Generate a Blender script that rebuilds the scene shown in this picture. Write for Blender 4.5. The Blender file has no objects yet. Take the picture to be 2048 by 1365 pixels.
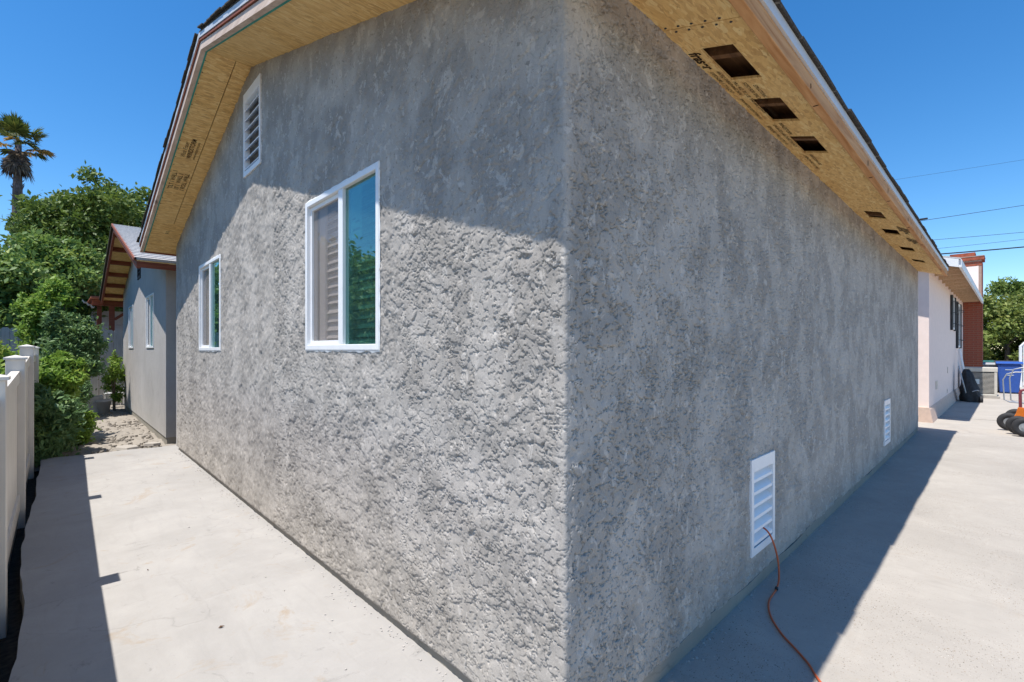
import bpy, math, random
import numpy as np
from mathutils import Vector, Matrix

# ------------------------------------------------------------------ camera, sky, sun, exposure
random.seed(11); RNG = np.random.default_rng(11)
scene = bpy.context.scene
COL = scene.collection
cam_data = bpy.data.cameras.new('camera')
cam = bpy.data.objects.new('camera', cam_data); COL.objects.link(cam)
cam_data.sensor_width = 36.0
cam_data.lens = 945.0 / 2048.0 * 36.0
cam_data.shift_y = 17.5 / 2048.0
cam_data.clip_start = 0.05; cam_data.clip_end = 3000
cam.location = (-1.218, -1.009, 1.40)
cam.rotation_euler = (math.radians(90), 0, math.radians(-43.96))
scene.camera = cam

SUN_TRAVEL = Vector((0.372, -0.022, -1.0)).normalized()
SUN_EL = math.asin(-SUN_TRAVEL.z)
world = bpy.data.worlds.new('World'); scene.world = world; world.use_nodes = True
wn = world.node_tree
bg = wn.nodes['Background']
sky = wn.nodes.new('ShaderNodeTexSky'); sky.sky_type = 'NISHITA'; sky.sun_disc = False
sky.sun_elevation = SUN_EL
sky.sun_rotation = math.radians(270)
sky.altitude = 60; sky.air_density = 1.0; sky.dust_density = 0.1; sky.ozone_density = 4.0
hs = wn.nodes.new('ShaderNodeHueSaturation'); hs.inputs['Saturation'].default_value = 1.30
wn.links.new(sky.outputs[0], hs.inputs['Color']); wn.links.new(hs.outputs[0], bg.inputs[0]); bg.inputs[1].default_value = 0.138
sd = bpy.data.lights.new('sun', 'SUN'); sd.energy = 4.9; sd.angle = math.radians(0.53); sd.color = (1.0, 0.955, 0.89)
sun = bpy.data.objects.new('sun', sd); COL.objects.link(sun)
sun.rotation_euler = SUN_TRAVEL.to_track_quat('-Z', 'Y').to_euler()
sun.location = (-5, 0, 14)
vs = scene.view_settings
vs.view_transform = 'Standard'; vs.look = 'None'; vs.gamma = 1.0; vs.use_curve_mapping = False
vs.exposure = 0.50
scene.cycles.max_bounces = 10; scene.cycles.diffuse_bounces = 5
scene.cycles.transparent_max_bounces = 16

# ------------------------------------------------------------------ materials
def new_mat(name):
    m = bpy.data.materials.new(name); m.use_nodes = True
    nt = m.node_tree
    return m, nt, nt.nodes['Principled BSDF']
def N(nt, t, **kw):
    n = nt.nodes.new(t)
    for k, v in kw.items(): setattr(n, k, v)
    return n
def L(nt, a, b): nt.links.new(a, b)
def coords(nt, scale=(1, 1, 1), rot=(0, 0, 0), kind='Object'):
    tc = N(nt, 'ShaderNodeTexCoord'); mp = N(nt, 'ShaderNodeMapping')
    mp.inputs['Scale'].default_value = scale; mp.inputs['Rotation'].default_value = rot
    L(nt, tc.outputs[kind], mp.inputs['Vector']); return mp.outputs[0]
def noise(nt, vec, scale, detail=4, rough=.55, dist=0):
    n = N(nt, 'ShaderNodeTexNoise'); n.inputs['Scale'].default_value = scale
    n.inputs['Detail'].default_value = detail; n.inputs['Roughness'].default_value = rough
    n.inputs['Distortion'].default_value = dist
    L(nt, vec, n.inputs['Vector']); return n.outputs['Fac']
def ramp(nt, fac, stops):
    r = N(nt, 'ShaderNodeValToRGB')
    while len(r.color_ramp.elements) < len(stops): r.color_ramp.elements.new(.5)
    for e, (p, c) in zip(r.color_ramp.elements, stops):
        e.position = p; e.color = (c[0], c[1], c[2], 1) if len(c) == 3 else c
    L(nt, fac, r.inputs[0]); return r.outputs[0]
def mix(nt, fac, a, b, mode='MIX'):
    n = N(nt, 'ShaderNodeMix', data_type='RGBA', blend_type=mode)
    if isinstance(fac, (int, float)): n.inputs[0].default_value = fac
    else: L(nt, fac, n.inputs[0])
    for i, v in ((6, a), (7, b)):
        if isinstance(v, tuple): n.inputs[i].default_value = (*v[:3], 1)
        else: L(nt, v, n.inputs[i])
    return n.outputs[2]
def bump(nt, bsdf, h, strength=.3, dist=.01):
    b = N(nt, 'ShaderNodeBump'); b.inputs['Strength'].default_value = strength
    b.inputs['Distance'].default_value = dist
    L(nt, h, b.inputs['Height']); L(nt, b.outputs[0], bsdf.inputs['Normal'])
def rough(bsdf, v, spec=.3):
    bsdf.inputs['Roughness'].default_value = v
    bsdf.inputs['Specular IOR Level'].default_value = spec
g3 = lambda v: (v, v, v)

def simple(name, c, r=.6, spec=.3, var=.12, sc=14, metal=0, bmp=0):
    m, nt, b = new_mat(name)
    n = noise(nt, coords(nt), sc, 5)
    lo = tuple(max(0, x * (1 - var)) for x in c); hi = tuple(min(1, x * (1 + var)) for x in c)
    L(nt, ramp(nt, n, [(.3, lo), (.7, hi)]), b.inputs['Base Color'])
    rough(b, r, spec); b.inputs['Metallic'].default_value = metal
    if bmp: bump(nt, b, noise(nt, coords(nt), sc * 8, 4), bmp, .004)
    return m

def m_stucco(name, base, blot=.35, rough_coat=False):
    m, nt, b = new_mat(name)
    v = coords(nt)
    sc = lambda k: tuple(min(1, x * k) for x in base)
    big = noise(nt, v, .9, 5, .6)
    mid = noise(nt, v, 3.5, 6, .66, .8)
    c = ramp(nt, big, [(.3, sc(.86)), (.7, sc(1.10))])
    c = mix(nt, ramp(nt, mid, [(.40, g3(0)), (.70, g3(blot))]), c, sc(1.30))
    c = mix(nt, ramp(nt, noise(nt, v, 2.1, 6, .7, 1.2), [(.50, g3(0)), (.72, g3(.5))]), c, (base[0] * .70, base[1] * .69, base[2] * .66))
    if rough_coat:
        at = N(nt, 'ShaderNodeAttribute'); at.attribute_name = 'rnd'      # torn sandy coat versus dense trowelled paste
        c = mix(nt, ramp(nt, at.outputs['Fac'], [(0, g3(0)), (1, g3(.75))]), c, mix(nt, 1.0, c, g3(.70), 'MULTIPLY'))
        sm = noise(nt, coords(nt, (1, 1, .75)), 10, 7, .70, .9)
        c = mix(nt, ramp(nt, sm, [(.575, g3(0)), (.61, g3(blot * 1.4))]), c, sc(1.38))
        fk = noise(nt, coords(nt, (1, 1, .8)), 23, 5, .62, .8)                # pale paste flecks
        c = mix(nt, ramp(nt, fk, [(.605, g3(0)), (.625, g3(.65))]), c, sc(1.42))
        sp2 = noise(nt, v, 44, 4, .6, .4)                                     # dark sand specks, painted to read as shaded pits
        c = mix(nt, ramp(nt, sp2, [(.345, g3(.75)), (.38, g3(0))]), c, sc(.45))
    # dusty splash band near the foot of the wall
    sp = N(nt, 'ShaderNodeSeparateXYZ'); L(nt, v, sp.inputs[0])
    mr = N(nt, 'ShaderNodeMapRange'); mr.inputs[1].default_value = .62; mr.inputs[2].default_value = .05
    L(nt, sp.outputs[2], mr.inputs[0])
    mh = N(nt, 'ShaderNodeMath', operation='MULTIPLY'); L(nt, mr.outputs[0], mh.inputs[0]); mh.inputs[1].default_value = .35
    mm = N(nt, 'ShaderNodeMath', operation='MULTIPLY'); L(nt, mh.outputs[0], mm.inputs[0]); L(nt, mid, mm.inputs[1])
    c = mix(nt, mm.outputs[0], c, (base[0] * 1.12, base[1] * 1.07, base[2] * .93))
    sk = noise(nt, coords(nt, (7, 7, .35)), 1.5, 5, .65)
    c = mix(nt, ramp(nt, sk, [(.5, g3(0)), (.75, g3(.07))]), c, sc(1.28))
    gr = noise(nt, v, 230, 4, .7)
    c = mix(nt, .16, c, ramp(nt, gr, [(.35, sc(.45)), (.65, sc(1.5))]))
    L(nt, c, b.inputs['Base Color']); rough(b, .93, .15)
    bump(nt, b, gr, .5, .0022)
    return m

def m_concrete(name, base, specks=0.0, stain=.3, cracks=.5):
    m, nt, b = new_mat(name)
    v = coords(nt)
    sc = lambda k: tuple(min(1, x * k) for x in base)
    a = noise(nt, v, 1.1, 8, .64, .6); d = noise(nt, v, 6, 7, .68, .3)
    c = ramp(nt, a, [(.28, sc(.84)), (.72, sc(1.10))])
    c = mix(nt, ramp(nt, d, [(.38, g3(0)), (.78, g3(.40))]), c, sc(.80))
    # trowel sweeps
    tw = noise(nt, coords(nt, (5, .8, 1), (0, 0, .55)), 3.0, 6, .7, .6)
    c = mix(nt, ramp(nt, tw, [(.52, g3(0)), (.72, g3(.40))]), c, sc(.80))
    tw = noise(nt, coords(nt, (.9, 4, 1), (0, 0, .2)), 2.2, 6, .7, .8)
    c = mix(nt, ramp(nt, tw, [(.55, g3(0)), (.75, g3(.35))]), c, sc(1.14))
    st = noise(nt, v, 2.0, 7, .72, 1.6)
    c = mix(nt, ramp(nt, st, [(.58, g3(0)), (.72, g3(stain))]), c, (base[0] * .84, base[1] * .66, base[2] * .46))
    st2 = noise(nt, coords(nt, (1, 1, 1), (0, 0, .8)), 3.3, 7, .76, 2.2)
    c = mix(nt, ramp(nt, st2, [(.60, g3(0)), (.70, g3(stain * 1.1))]), c, sc(.58))
    # sparse small marks and hairline cracks
    mk = noise(nt, v, 34, 4, .7, .6)
    c = mix(nt, ramp(nt, mk, [(.71, g3(0)), (.76, g3(.35))]), c, sc(.42))
    wv = N(nt, 'ShaderNodeTexNoise'); wv.inputs['Scale'].default_value = 2.6; wv.inputs['Detail'].default_value = 6; L(nt, v, wv.inputs['Vector'])
    av = N(nt, 'ShaderNodeMix', data_type='VECTOR'); av.inputs[0].default_value = .32; L(nt, v, av.inputs[4]); L(nt, wv.outputs['Color'], av.inputs[5])
    vc = N(nt, 'ShaderNodeTexVoronoi', feature='DISTANCE_TO_EDGE'); vc.inputs['Scale'].default_value = .85; L(nt, av.outputs[1], vc.inputs['Vector'])
    cm = mix(nt, 1.0, ramp(nt, vc.outputs['Distance'], [(.0, g3(1)), (.0045, g3(0))]), ramp(nt, noise(nt, v, 1.3, 3), [(.47, g3(0)), (.58, g3(cracks))]), 'MULTIPLY')
    c = mix(nt, cm, c, sc(.35))
    h = noise(nt, v, 60, 5, .6)
    if specks:
        for scl, off_, th in ((62, 0, .62), (120, 3.3, .52)):
            mp = N(nt, 'ShaderNodeMapping'); mp.inputs['Location'].default_value = (off_, off_, 0); mp.inputs['Scale'].default_value = (1, 1.5, 1); L(nt, v, mp.inputs[0])
            vo = N(nt, 'ShaderNodeTexVoronoi'); vo.inputs['Scale'].default_value = scl
            L(nt, mp.outputs[0], vo.inputs['Vector'])
            pick = N(nt, 'ShaderNodeSeparateColor'); L(nt, vo.outputs['Color'], pick.inputs[0])
            near = ramp(nt, vo.outputs['Distance'], [(.18, g3(1)), (.34, g3(0))])
            sel = ramp(nt, pick.outputs[0], [(th, g3(0)), (th + .04, g3(1))])
            msk = mix(nt, 1.0, near, sel, 'MULTIPLY')
            reg = ramp(nt, noise(nt, v, 1.4, 6, .65), [(.40, g3(.05)), (.62, g3(specks))])
            msk = mix(nt, 1.0, msk, reg, 'MULTIPLY')
            col = ramp(nt, pick.outputs[1], [(.2, sc(.32)), (.55, (base[0] * .62, base[1] * .5, base[2] * .36)), (.9, sc(1.25))])
            c = mix(nt, msk, c, col)
    L(nt, c, b.inputs['Base Color']); rough(b, .88, .2); bump(nt, b, h, .3, .004)
    return m

def m_osb(name):
    m, nt, b = new_mat(name)
    tc = N(nt, 'ShaderNodeTexCoord')
    prev = None
    for k, (sx, sy, rz, sc) in enumerate([(1, 3.4, .35, 11), (1, 4, 1.3, 13), (1, 3.2, 2.25, 12), (1, 4.2, 2.8, 17), (1, 3.6, .85, 20)]):
        mp = N(nt, 'ShaderNodeMapping'); mp.inputs['Rotation'].default_value = (0, 0, rz)
        mp.inputs['Scale'].default_value = (sx, sy, 1); mp.inputs['Location'].default_value = (k * 3.1, k * 1.7, 0)
        nd = N(nt, 'ShaderNodeTexNoise'); nd.inputs['Scale'].default_value = 22; L(nt, tc.outputs['Object'], nd.inputs['Vector'])
        ad = N(nt, 'ShaderNodeMix', data_type='VECTOR'); ad.inputs[0].default_value = .018
        L(nt, tc.outputs['Object'], ad.inputs[4]); L(nt, nd.outputs['Color'], ad.inputs[5])
        L(nt, ad.outputs[1], mp.inputs[0])
        vo = N(nt, 'ShaderNodeTexVoronoi'); vo.inputs['Scale'].default_value = sc
        L(nt, mp.outputs[0], vo.inputs['Vector'])
        s = N(nt, 'ShaderNodeSeparateColor'); L(nt, vo.outputs['Color'], s.inputs[0])
        c = ramp(nt, s.outputs[0], [(0, (.46, .22, .06)), (.3, (.72, .42, .13)), (.7, (.88, .57, .20)), (1, (.98, .76, .36))])
        mg = N(nt, 'ShaderNodeMapping'); mg.inputs['Scale'].default_value = (.25, 1, 1); L(nt, mp.outputs[0], mg.inputs[0])
        gr = noise(nt, mg.outputs[0], 34, 4, .65)
        c = mix(nt, .34, c, ramp(nt, gr, [(.3, (.46, .22, .06)), (.7, (.92, .64, .29))]))
        if prev is None: prev = c
        else:
            sel = ramp(nt, s.outputs[1], [(.50, g3(0)), (.56, g3(1))])
            prev = mix(nt, sel, prev, c)
    v = coords(nt)
    prev = mix(nt, ramp(nt, noise(nt, v, 2.2, 4), [(.35, g3(.1)), (.7, g3(.42))]), prev, (.90, .66, .32))
    dark = ramp(nt, noise(nt, coords(nt, (1, 3.5, 1), (0, 0, .5)), 24, 4, .7), [(.64, g3(0)), (.72, g3(.55))])
    prev = mix(nt, dark, prev, (.24, .115, .035))
    dark = ramp(nt, noise(nt, coords(nt, (3.5, 1, 1), (0, 0, .2)), 20, 4, .7), [(.66, g3(0)), (.73, g3(.5))])
    prev = mix(nt, dark, prev, (.30, .15, .045))
    L(nt, prev, b.inputs['Base Color']); rough(b, .75, .25)
    bump(nt, b, noise(nt, v, 70, 5), .25, .003)
    return m

def m_wood(name, c1, c2, knots=.5, axis=0):
    m, nt, b = new_mat(name)
    sc = [9, 9, 9]; sc[axis] = .6
    n = noise(nt, coords(nt, tuple(sc)), 3.2, 6, .6, .7)
    c = ramp(nt, n, [(.3, c1), (.7, c2)])
    sc2 = [2.2, 2.2, 2.2]; sc2[axis] = 1.1
    k = noise(nt, coords(nt, tuple(sc2)), 2.7, 3, .5)
    c = mix(nt, ramp(nt, k, [(.66, g3(0)), (.74, g3(knots))]), c, tuple(x * .25 for x in c1))
    L(nt, c, b.inputs['Base Color']); rough(b, .75, .25); bump(nt, b, n, .2, .004)
    return m

def m_leaf(name, cols, r=.42, trans=.25):
    m, nt, b = new_mat(name)
    at = N(nt, 'ShaderNodeAttribute'); at.attribute_name = 'rnd'
    c = ramp(nt, at.outputs['Fac'], [(i / (len(cols) - 1), k) for i, k in enumerate(cols)])
    L(nt, c, b.inputs['Base Color']); rough(b, r + .14, .35)
    tr = N(nt, 'ShaderNodeBsdfTranslucent'); L(nt, c, tr.inputs[0])
    mx = N(nt, 'ShaderNodeMixShader'); mx.inputs[0].default_value = trans
    L(nt, b.outputs[0], mx.inputs[1]); L(nt, tr.outputs[0], mx.inputs[2])
    L(nt, mx.outputs[0], nt.nodes['Material Output'].inputs[0])
    return m

def m_glass(name, tint, refl, refl_tint, base, haze_mix=.06, gain=.9):
    """coated glazing: mirror-like coat over a tinted clear body"""
    m, nt, b = new_mat(name)
    out = nt.nodes['Material Output']; nt.nodes.remove(b)
    gl = N(nt, 'ShaderNodeBsdfGlossy'); gl.inputs['Color'].default_value = (*refl_tint, 1); gl.inputs['Roughness'].default_value = .012
    tr = N(nt, 'ShaderNodeBsdfTransparent'); tr.inputs['Color'].default_value = (*tint, 1)
    df = N(nt, 'ShaderNodeBsdfDiffuse'); df.inputs['Color'].default_value = (*base, 1)
    m1 = N(nt, 'ShaderNodeMixShader'); m1.inputs[0].default_value = haze_mix
    L(nt, tr.outputs[0], m1.inputs[1]); L(nt, df.outputs[0], m1.inputs[2])
    lw = N(nt, 'ShaderNodeLayerWeight'); lw.inputs[0].default_value = .5
    pw = N(nt, 'ShaderNodeMath', operation='POWER'); L(nt, lw.outputs['Facing'], pw.inputs[0]); pw.inputs[1].default_value = 2.6
    ma = N(nt, 'ShaderNodeMath', operation='MULTIPLY_ADD'); L(nt, pw.outputs[0], ma.inputs[0]); ma.inputs[1].default_value = gain; ma.inputs[2].default_value = refl
    m2 = N(nt, 'ShaderNodeMixShader'); L(nt, ma.outputs[0], m2.inputs[0])
    L(nt, m1.outputs[0], m2.inputs[1]); L(nt, gl.outputs[0], m2.inputs[2])
    L(nt, m2.outputs[0], out.inputs[0])
    return m

M = {}
M['stucco'] = m_stucco('rough_grey_stucco', (.398, .368, .333), .44, True)
M['stucco_smooth'] = m_stucco('smooth_grey_stucco', (.41, .39, .37), .20)
M['patio'] = m_concrete('patio_concrete', (.362, .345, .324), 0, .65, .22)
M['drive'] = m_concrete('driveway_concrete', (.375, .342, .300), 1.0, .14, .1)
M['old_concrete'] = m_concrete('weathered_concrete', (.40, .365, .32), .2, .25)
M['footing'] = m_concrete('footing_concrete', (.30, .275, .23), 0, .15)
M['osb'] = m_osb('osb')
M['fascia'] = m_wood('raw_fascia_wood', (.38, .16, .05), (.62, .35, .16), 1.0, 0)
M['fascia_y'] = m_wood('raw_fascia_wood_gable', (.46, .33, .25), (.68, .55, .46), .8, 1)
M['redwood'] = m_wood('red_brown_wood', (.17, .05, .028), (.30, .095, .05), .2, 0)
M['white'] = simple('white_vinyl', (.80, .80, .80), .35, .4, .03)
M['metalwhite'] = simple('white_drip_metal', (.56, .57, .58), .4, .4, .05)
M['cream'] = simple('cream_vinyl', (.68, .63, .56), .4, .35, .05, 5)
M['shingle'] = simple('dark_shingle', (.075, .068, .06), .95, .1, .35, 60, 0, .6)
M['shingle_lt'] = simple('pale_shingle', (.50, .48, .46), .95, .1, .2, 40, 0, .5)
M['ink'] = simple('stamp_ink', (.055, .035, .02), .8, .1, .2, 60)
M['glass'] = m_glass('teal_glass', (.46, .66, .62), .09, (.68, .90, .88), (.11, .25, .24), .12, .80)
M['glass_screen'] = m_glass('screened_glass', (.93, .91, .90), .0, (.8, .85, .86), (.36, .335, .32), .30, .20)
M['blind'] = simple('blind_slat_vinyl', (.70, .67, .64), .5, .3, .04)
M['rubber'] = simple('black_rubber', (.03, .03, .032), .7, .3)
M['dark'] = simple('dark_cover_and_shade', (.035, .036, .038), .7, .3, .3)
M['green_strip'] = simple('green_edge_seal', (.04, .28, .22), .6)
M['cord'] = simple('orange_cord', (.50, .10, .035), .45, .4, .1)
M['dirt'] = m_concrete('dry_dirt', (.30, .268, .228), .6, .22)
M['soil'] = simple('dark_soil', (.06, .048, .036), .95, .1, .4, 30)
M['earth'] = simple('distant_earth', (.24, .21, .16), .95, .1, .25, 2)
M['pink'] = simple('pale_pink_stucco', (.82, .68, .61), .9, .15, .04, 6, 0, .35)
M['pinkbase'] = simple('beige_footing_paint', (.60, .45, .36), .85, .2, .08)
M['whitewood'] = simple('white_painted_wood', (.74, .74, .74), .5, .3, .05)
M['plank'] = m_wood('bare_eave_plank', (.48, .33, .20), (.66, .49, .33), .1, 0)
M['brick'] = simple('red_brick', (.30, .085, .05), .9, .15, .3, 9)
M['attic'] = m_wood('shaded_attic_wood', (.10, .045, .02), (.24, .125, .055), .3, 0)  # colour darkened to put shade into the eave cavity
M['mortar'] = simple('mortar', (.36, .25, .2), .95, .1)
M['ac'] = simple('beige_metal', (.55, .51, .44), .5, .4, .06)
M['bin_blue'] = simple('blue_plastic', (.025, .085, .34), .42, .45, .1)
M['bin_grey'] = simple('grey_plastic', (.33, .34, .35), .5, .4, .1)
M['bin_green'] = simple('green_plastic', (.02, .10, .08), .5, .4)
M['orange'] = simple('orange_paint', (.62, .17, .02), .45, .4)
M['magenta_paint'] = simple('maroon_paint', (.20, .05, .06), .5, .4)
M['steel'] = simple('grey_tube_steel', (.40, .41, .42), .35, .5, .1, 14, .6)
M['picket'] = m_wood('grey_picket', (.46, .45, .43), (.64, .63, .61), .2, 2)
M['wallwhite'] = simple('white_block_wall', (.52, .52, .54), .9, .1, .08)
M['pot'] = simple('grey_pot', (.30, .27, .24), .8, .2, .15)
M['planter'] = simple('pale_planter', (.50, .49, .50), .8, .2, .08)
M['bark'] = m_wood('bark', (.10, .075, .055), (.22, .17, .13), .2, 2)
M['palm_bark'] = simple('palm_bark', (.12, .10, .095), .95, .1, .45, 7, 0, .8)
M['leaf_dark'] = m_leaf('leaf_dark', [(0.054, 0.088, 0.019), (0.101, 0.159, 0.030), (0.153, 0.218, 0.041), (0.236, 0.283, 0.059)], .42, .3)
M['leaf_mid'] = m_leaf('leaf_mid', [(0.063, 0.121, 0.036), (0.128, 0.216, 0.054), (0.191, 0.286, 0.063), (0.382, 0.432, 0.076)], .42, .32)
M['leaf_shrub'] = m_leaf('leaf_shrub', [(0.069, 0.127, 0.057), (0.127, 0.228, 0.089), (0.189, 0.304, 0.113), (0.354, 0.455, 0.101)], .38, .3)
M['leaf_lime'] = m_leaf('leaf_lime', [(0.099, 0.187, 0.033), (0.187, 0.319, 0.050), (0.275, 0.407, 0.066), (0.396, 0.418, 0.088)], .4, .38)
M['leaf_hedge'] = m_leaf('leaf_hedge', [(0.051, 0.077, 0.019), (0.124, 0.166, 0.031), (0.207, 0.258, 0.051), (0.414, 0.393, 0.124)], .42, .3)
M['flower'] = m_leaf('flower', [(.55, .05, .10), (.60, .10, .06), (.62, .04, .16), (.6, .2, .12)], .6, .3)
M['palm_green'] = m_leaf('palm_green', [(.03, .055, .012), (.06, .09, .018), (.10, .13, .025), (.16, .17, .035)], .5)
M['palm_yellow'] = m_leaf('palm_yellow', [(.24, .17, .04), (.38, .27, .06), (.46, .30, .10), (.5, .33, .2)], .6)
M['palm_dead'] = m_leaf('palm_dead', [(.06, .045, .04), (.10, .075, .06), (.16, .12, .09), (.22, .17, .12)], .9, .05)
M['wire'] = simple('wire', (.03, .03, .035), .6)
M['solar'] = simple('solar_dark', (.02, .022, .03), .25, .5)
M['glass_dark'] = simple('dark_window', (.05, .055, .06), .12, .6)
M['paperwhite'] = simple('sticker_paper', (.60, .66, .66), .6)
M['caulk'] = simple('sealant', (.78, .78, .77), .6)
M['leaf_litter'] = simple('dry_leaf', (.16, .09, .05), .8)

# ------------------------------------------------------------------ geometry helpers
class MB:
    def __init__(s): s.v = []; s.f = []
    def add(s, vs, fs):
        o = len(s.v); s.v += [tuple(p) for p in vs]; s.f += [tuple(i + o for i in f) for f in fs]; return s
    def box(s, a, b, mat=None):
        (x0, y0, z0), (x1, y1, z1) = a, b
        p = [(x0, y0, z0), (x1, y0, z0), (x1, y1, z0), (x0, y1, z0), (x0, y0, z1), (x1, y0, z1), (x1, y1, z1), (x0, y1, z1)]
        if mat is not None: p = [mat @ Vector(q) for q in p]
        return s.add(p, [(0, 3, 2, 1), (4, 5, 6, 7), (0, 1, 5, 4), (1, 2, 6, 5), (2, 3, 7, 6), (3, 0, 4, 7)])
    def prism(s, poly, fn0, fn1):
        n = len(poly); p = [fn0(q) for q in poly] + [fn1(q) for q in poly]
        return s.add(p, [tuple(range(n))[::-1], tuple(range(n, 2 * n))] + [(i, (i + 1) % n, n + (i + 1) % n, n + i) for i in range(n)])
    def tube(s, pts, r, seg=8, cap=True):
        pts = [Vector(p) for p in pts]
        rs = r if isinstance(r, (list, tuple)) else [r] * len(pts)
        o = len(s.v); up = None
        for i, p in enumerate(pts):
            t = (pts[min(i + 1, len(pts) - 1)] - pts[max(i - 1, 0)]).normalized()
            if up is None: up = t.orthogonal().normalized()
            up = (up - t * up.dot(t)).normalized(); sd_ = t.cross(up)
            for k in range(seg):
                a = 2 * math.pi * k / seg
                s.v.append(tuple(p + (up * math.cos(a) + sd_ * math.sin(a)) * rs[i]))
        for i in range(len(pts) - 1):
            for k in range(seg):
                a = o + i * seg + k; b = o + i * seg + (k + 1) % seg
                s.f.append((a, b, b + seg, a + seg))
        if cap:
            s.f.append(tuple(o + k for k in range(seg))[::-1]); s.f.append(tuple(o + (len(pts) - 1) * seg + k for k in range(seg)))
        return s
    def lathe(s, prof, seg=20, c=(0, 0, 0)):
        o = len(s.v)
        for r, z in prof:
            for k in range(seg):
                a = 2 * math.pi * k / seg; s.v.append((c[0] + r * math.cos(a), c[1] + r * math.sin(a), c[2] + z))
        for i in range(len(prof) - 1):
            for k in range(seg):
                a = o + i * seg + k; b = o + i * seg + (k + 1) % seg
                s.f.append((a, b, b + seg, a + seg))
        s.f.append(tuple(o + k for k in range(seg))[::-1]); s.f.append(tuple(o + (len(prof) - 1) * seg + k for k in range(seg)))
        return s
    def mesh(s, name, smooth=False):
        me = bpy.data.meshes.new(name); me.from_pydata(s.v, [], s.f); me.update()
        if smooth: me.polygons.foreach_set('use_smooth', [True] * len(me.polygons))
        return me
    def build(s, name, mat, parent=None, smooth=False, bevel=0):
        o = link(name, s.mesh(name, smooth), mat, parent)
        if bevel:
            md = o.modifiers.new('bevel', 'BEVEL'); md.width = bevel; md.segments = 2; md.limit_method = 'ANGLE'
        return o
def link(name, me, mat=None, parent=None):
    o = bpy.data.objects.new(name, me); COL.objects.link(o)
    if mat is not None and not me.materials: me.materials.append(M[mat] if isinstance(mat, str) else mat)
    if parent is not None: o.parent = parent
    return o
def empty(name, loc=(0, 0, 0), rz=0):
    o = bpy.data.objects.new(name, None); COL.objects.link(o); o.location = loc; o.rotation_euler = (0, 0, rz); o.empty_display_size = .2
    return o
def tag(o, label=None, cat=None, group=None, kind=None):
    if label: o['label'] = label
    if cat: o['category'] = cat
    if group: o['group'] = group
    if kind: o['kind'] = kind
    return o
def structure(o): o['kind'] = 'structure'; return o
def np_mesh(name, verts, quads=None, tris=None, smooth=False, rnd=None):
    me = bpy.data.meshes.new(name)
    verts = np.asarray(verts, np.float32); me.vertices.add(len(verts)); me.vertices.foreach_set('co', verts.ravel())
    fs = np.asarray(quads if quads is not None else tris, np.int32); k = fs.shape[1]
    me.loops.add(fs.size); me.loops.foreach_set('vertex_index', fs.ravel())
    me.polygons.add(len(fs)); me.polygons.foreach_set('loop_start', np.arange(0, fs.size, k, dtype=np.int32))
    me.update(calc_edges=True)
    if smooth: me.polygons.foreach_set('use_smooth', np.ones(len(fs), bool))
    if rnd is not None:
        a = me.attributes.new('rnd', 'FLOAT', 'FACE'); a.data.foreach_set('value', np.asarray(rnd, np.float32))
    me.validate(); return me

# ------------------------------------------------------------------ numpy noise
_perm = np.random.default_rng(5).permutation(4096).astype(np.int64)
_ang = np.random.default_rng(6).random(4096) * 2 * np.pi
_gx, _gy = np.cos(_ang), np.sin(_ang)
def perlin(x, y, seed=0):
    xi = np.floor(x).astype(np.int64); yi = np.floor(y).astype(np.int64); xf = x - xi; yf = y - yi
    def g(ix, iy):
        h = _perm[(ix + seed * 131 + _perm[(iy + seed * 57) & 4095]) & 4095]
        return _gx[h], _gy[h]
    u = xf * xf * xf * (xf * (xf * 6 - 15) + 10); w = yf * yf * yf * (yf * (yf * 6 - 15) + 10)
    a = g(xi, yi); b = g(xi + 1, yi); c = g(xi, yi + 1); d = g(xi + 1, yi + 1)
    n0 = a[0] * xf + a[1] * yf; n1 = b[0] * (xf - 1) + b[1] * yf
    n2 = c[0] * xf + c[1] * (yf - 1); n3 = d[0] * (xf - 1) + d[1] * (yf - 1)
    return (n0 + u * (n1 - n0)) * (1 - w) + (n2 + u * (n3 - n2)) * w
def fbm(x, y, o=3, seed=0, gain=.5):
    r = 0; a = 1.; f = 1.
    for i in range(o): r = r + a * perlin(x * f + 7.3 * i, y * f + 3.1 * i, seed + i); a *= gain; f *= 2.03
    return r
def sstep(a, b, x):
    t = np.clip((x - a) / (b - a), 0, 1); return t * t * (3 - 2 * t)

# ================================================================== GROUND AND PAVING
gb = MB().box((-900, -900, -.62), (900, 900, -.42))
structure(gb.build('ground', 'earth'))
# soil strip under the left fence, and the planting bed further on
structure(MB().box((-9, -12, -.5), (-1.30, 30, -.16)).build('soil', 'soil'))

def ragged_slab():
    ys = np.linspace(0, 7.52, 80)
    xs = -1.36 + .035 * fbm(ys * 1.3, ys * 0 + .5, 3, 3) * .9 + .03 * sstep(2.6, 3.4, ys) * (1 - sstep(4.2, 5, ys)) * -1
    left = [(float(x), float(y)) for x, y in zip(xs, ys)]
    xr = np.linspace(-1.36, .12, 24)[1:]
    far = [(float(x), float(7.52 - .06 * (x + 1.36) + .03 * math.sin(x * 9))) for x in xr]
    poly = left + far + [(.12, 0)]
    poly = poly[::-1]
    return poly
pl = ragged_slab()
mb = MB().prism(pl, lambda q: (q[0], q[1], -.42), lambda q: (q[0], q[1], 0.0))
structure(mb.build('concrete_patio', 'patio'))
mb = MB().box((-4.5, -12, -.42), (9.78, 0, 0.0))
structure(mb.build('driveway', 'drive'))
mb = MB()
for i in range(5):
    x0 = 9.792 + i * 3.05
    mb.box((x0, -6, -.45), (x0 + 3.035, .35, -.075 + .003 * (i % 2)))
structure(mb.build('lower_driveway', 'old_concrete'))
structure(MB().box((25.05, -9, -.45), (60, 6, -.085)).build('far_yard', 'old_concrete'))
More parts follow.
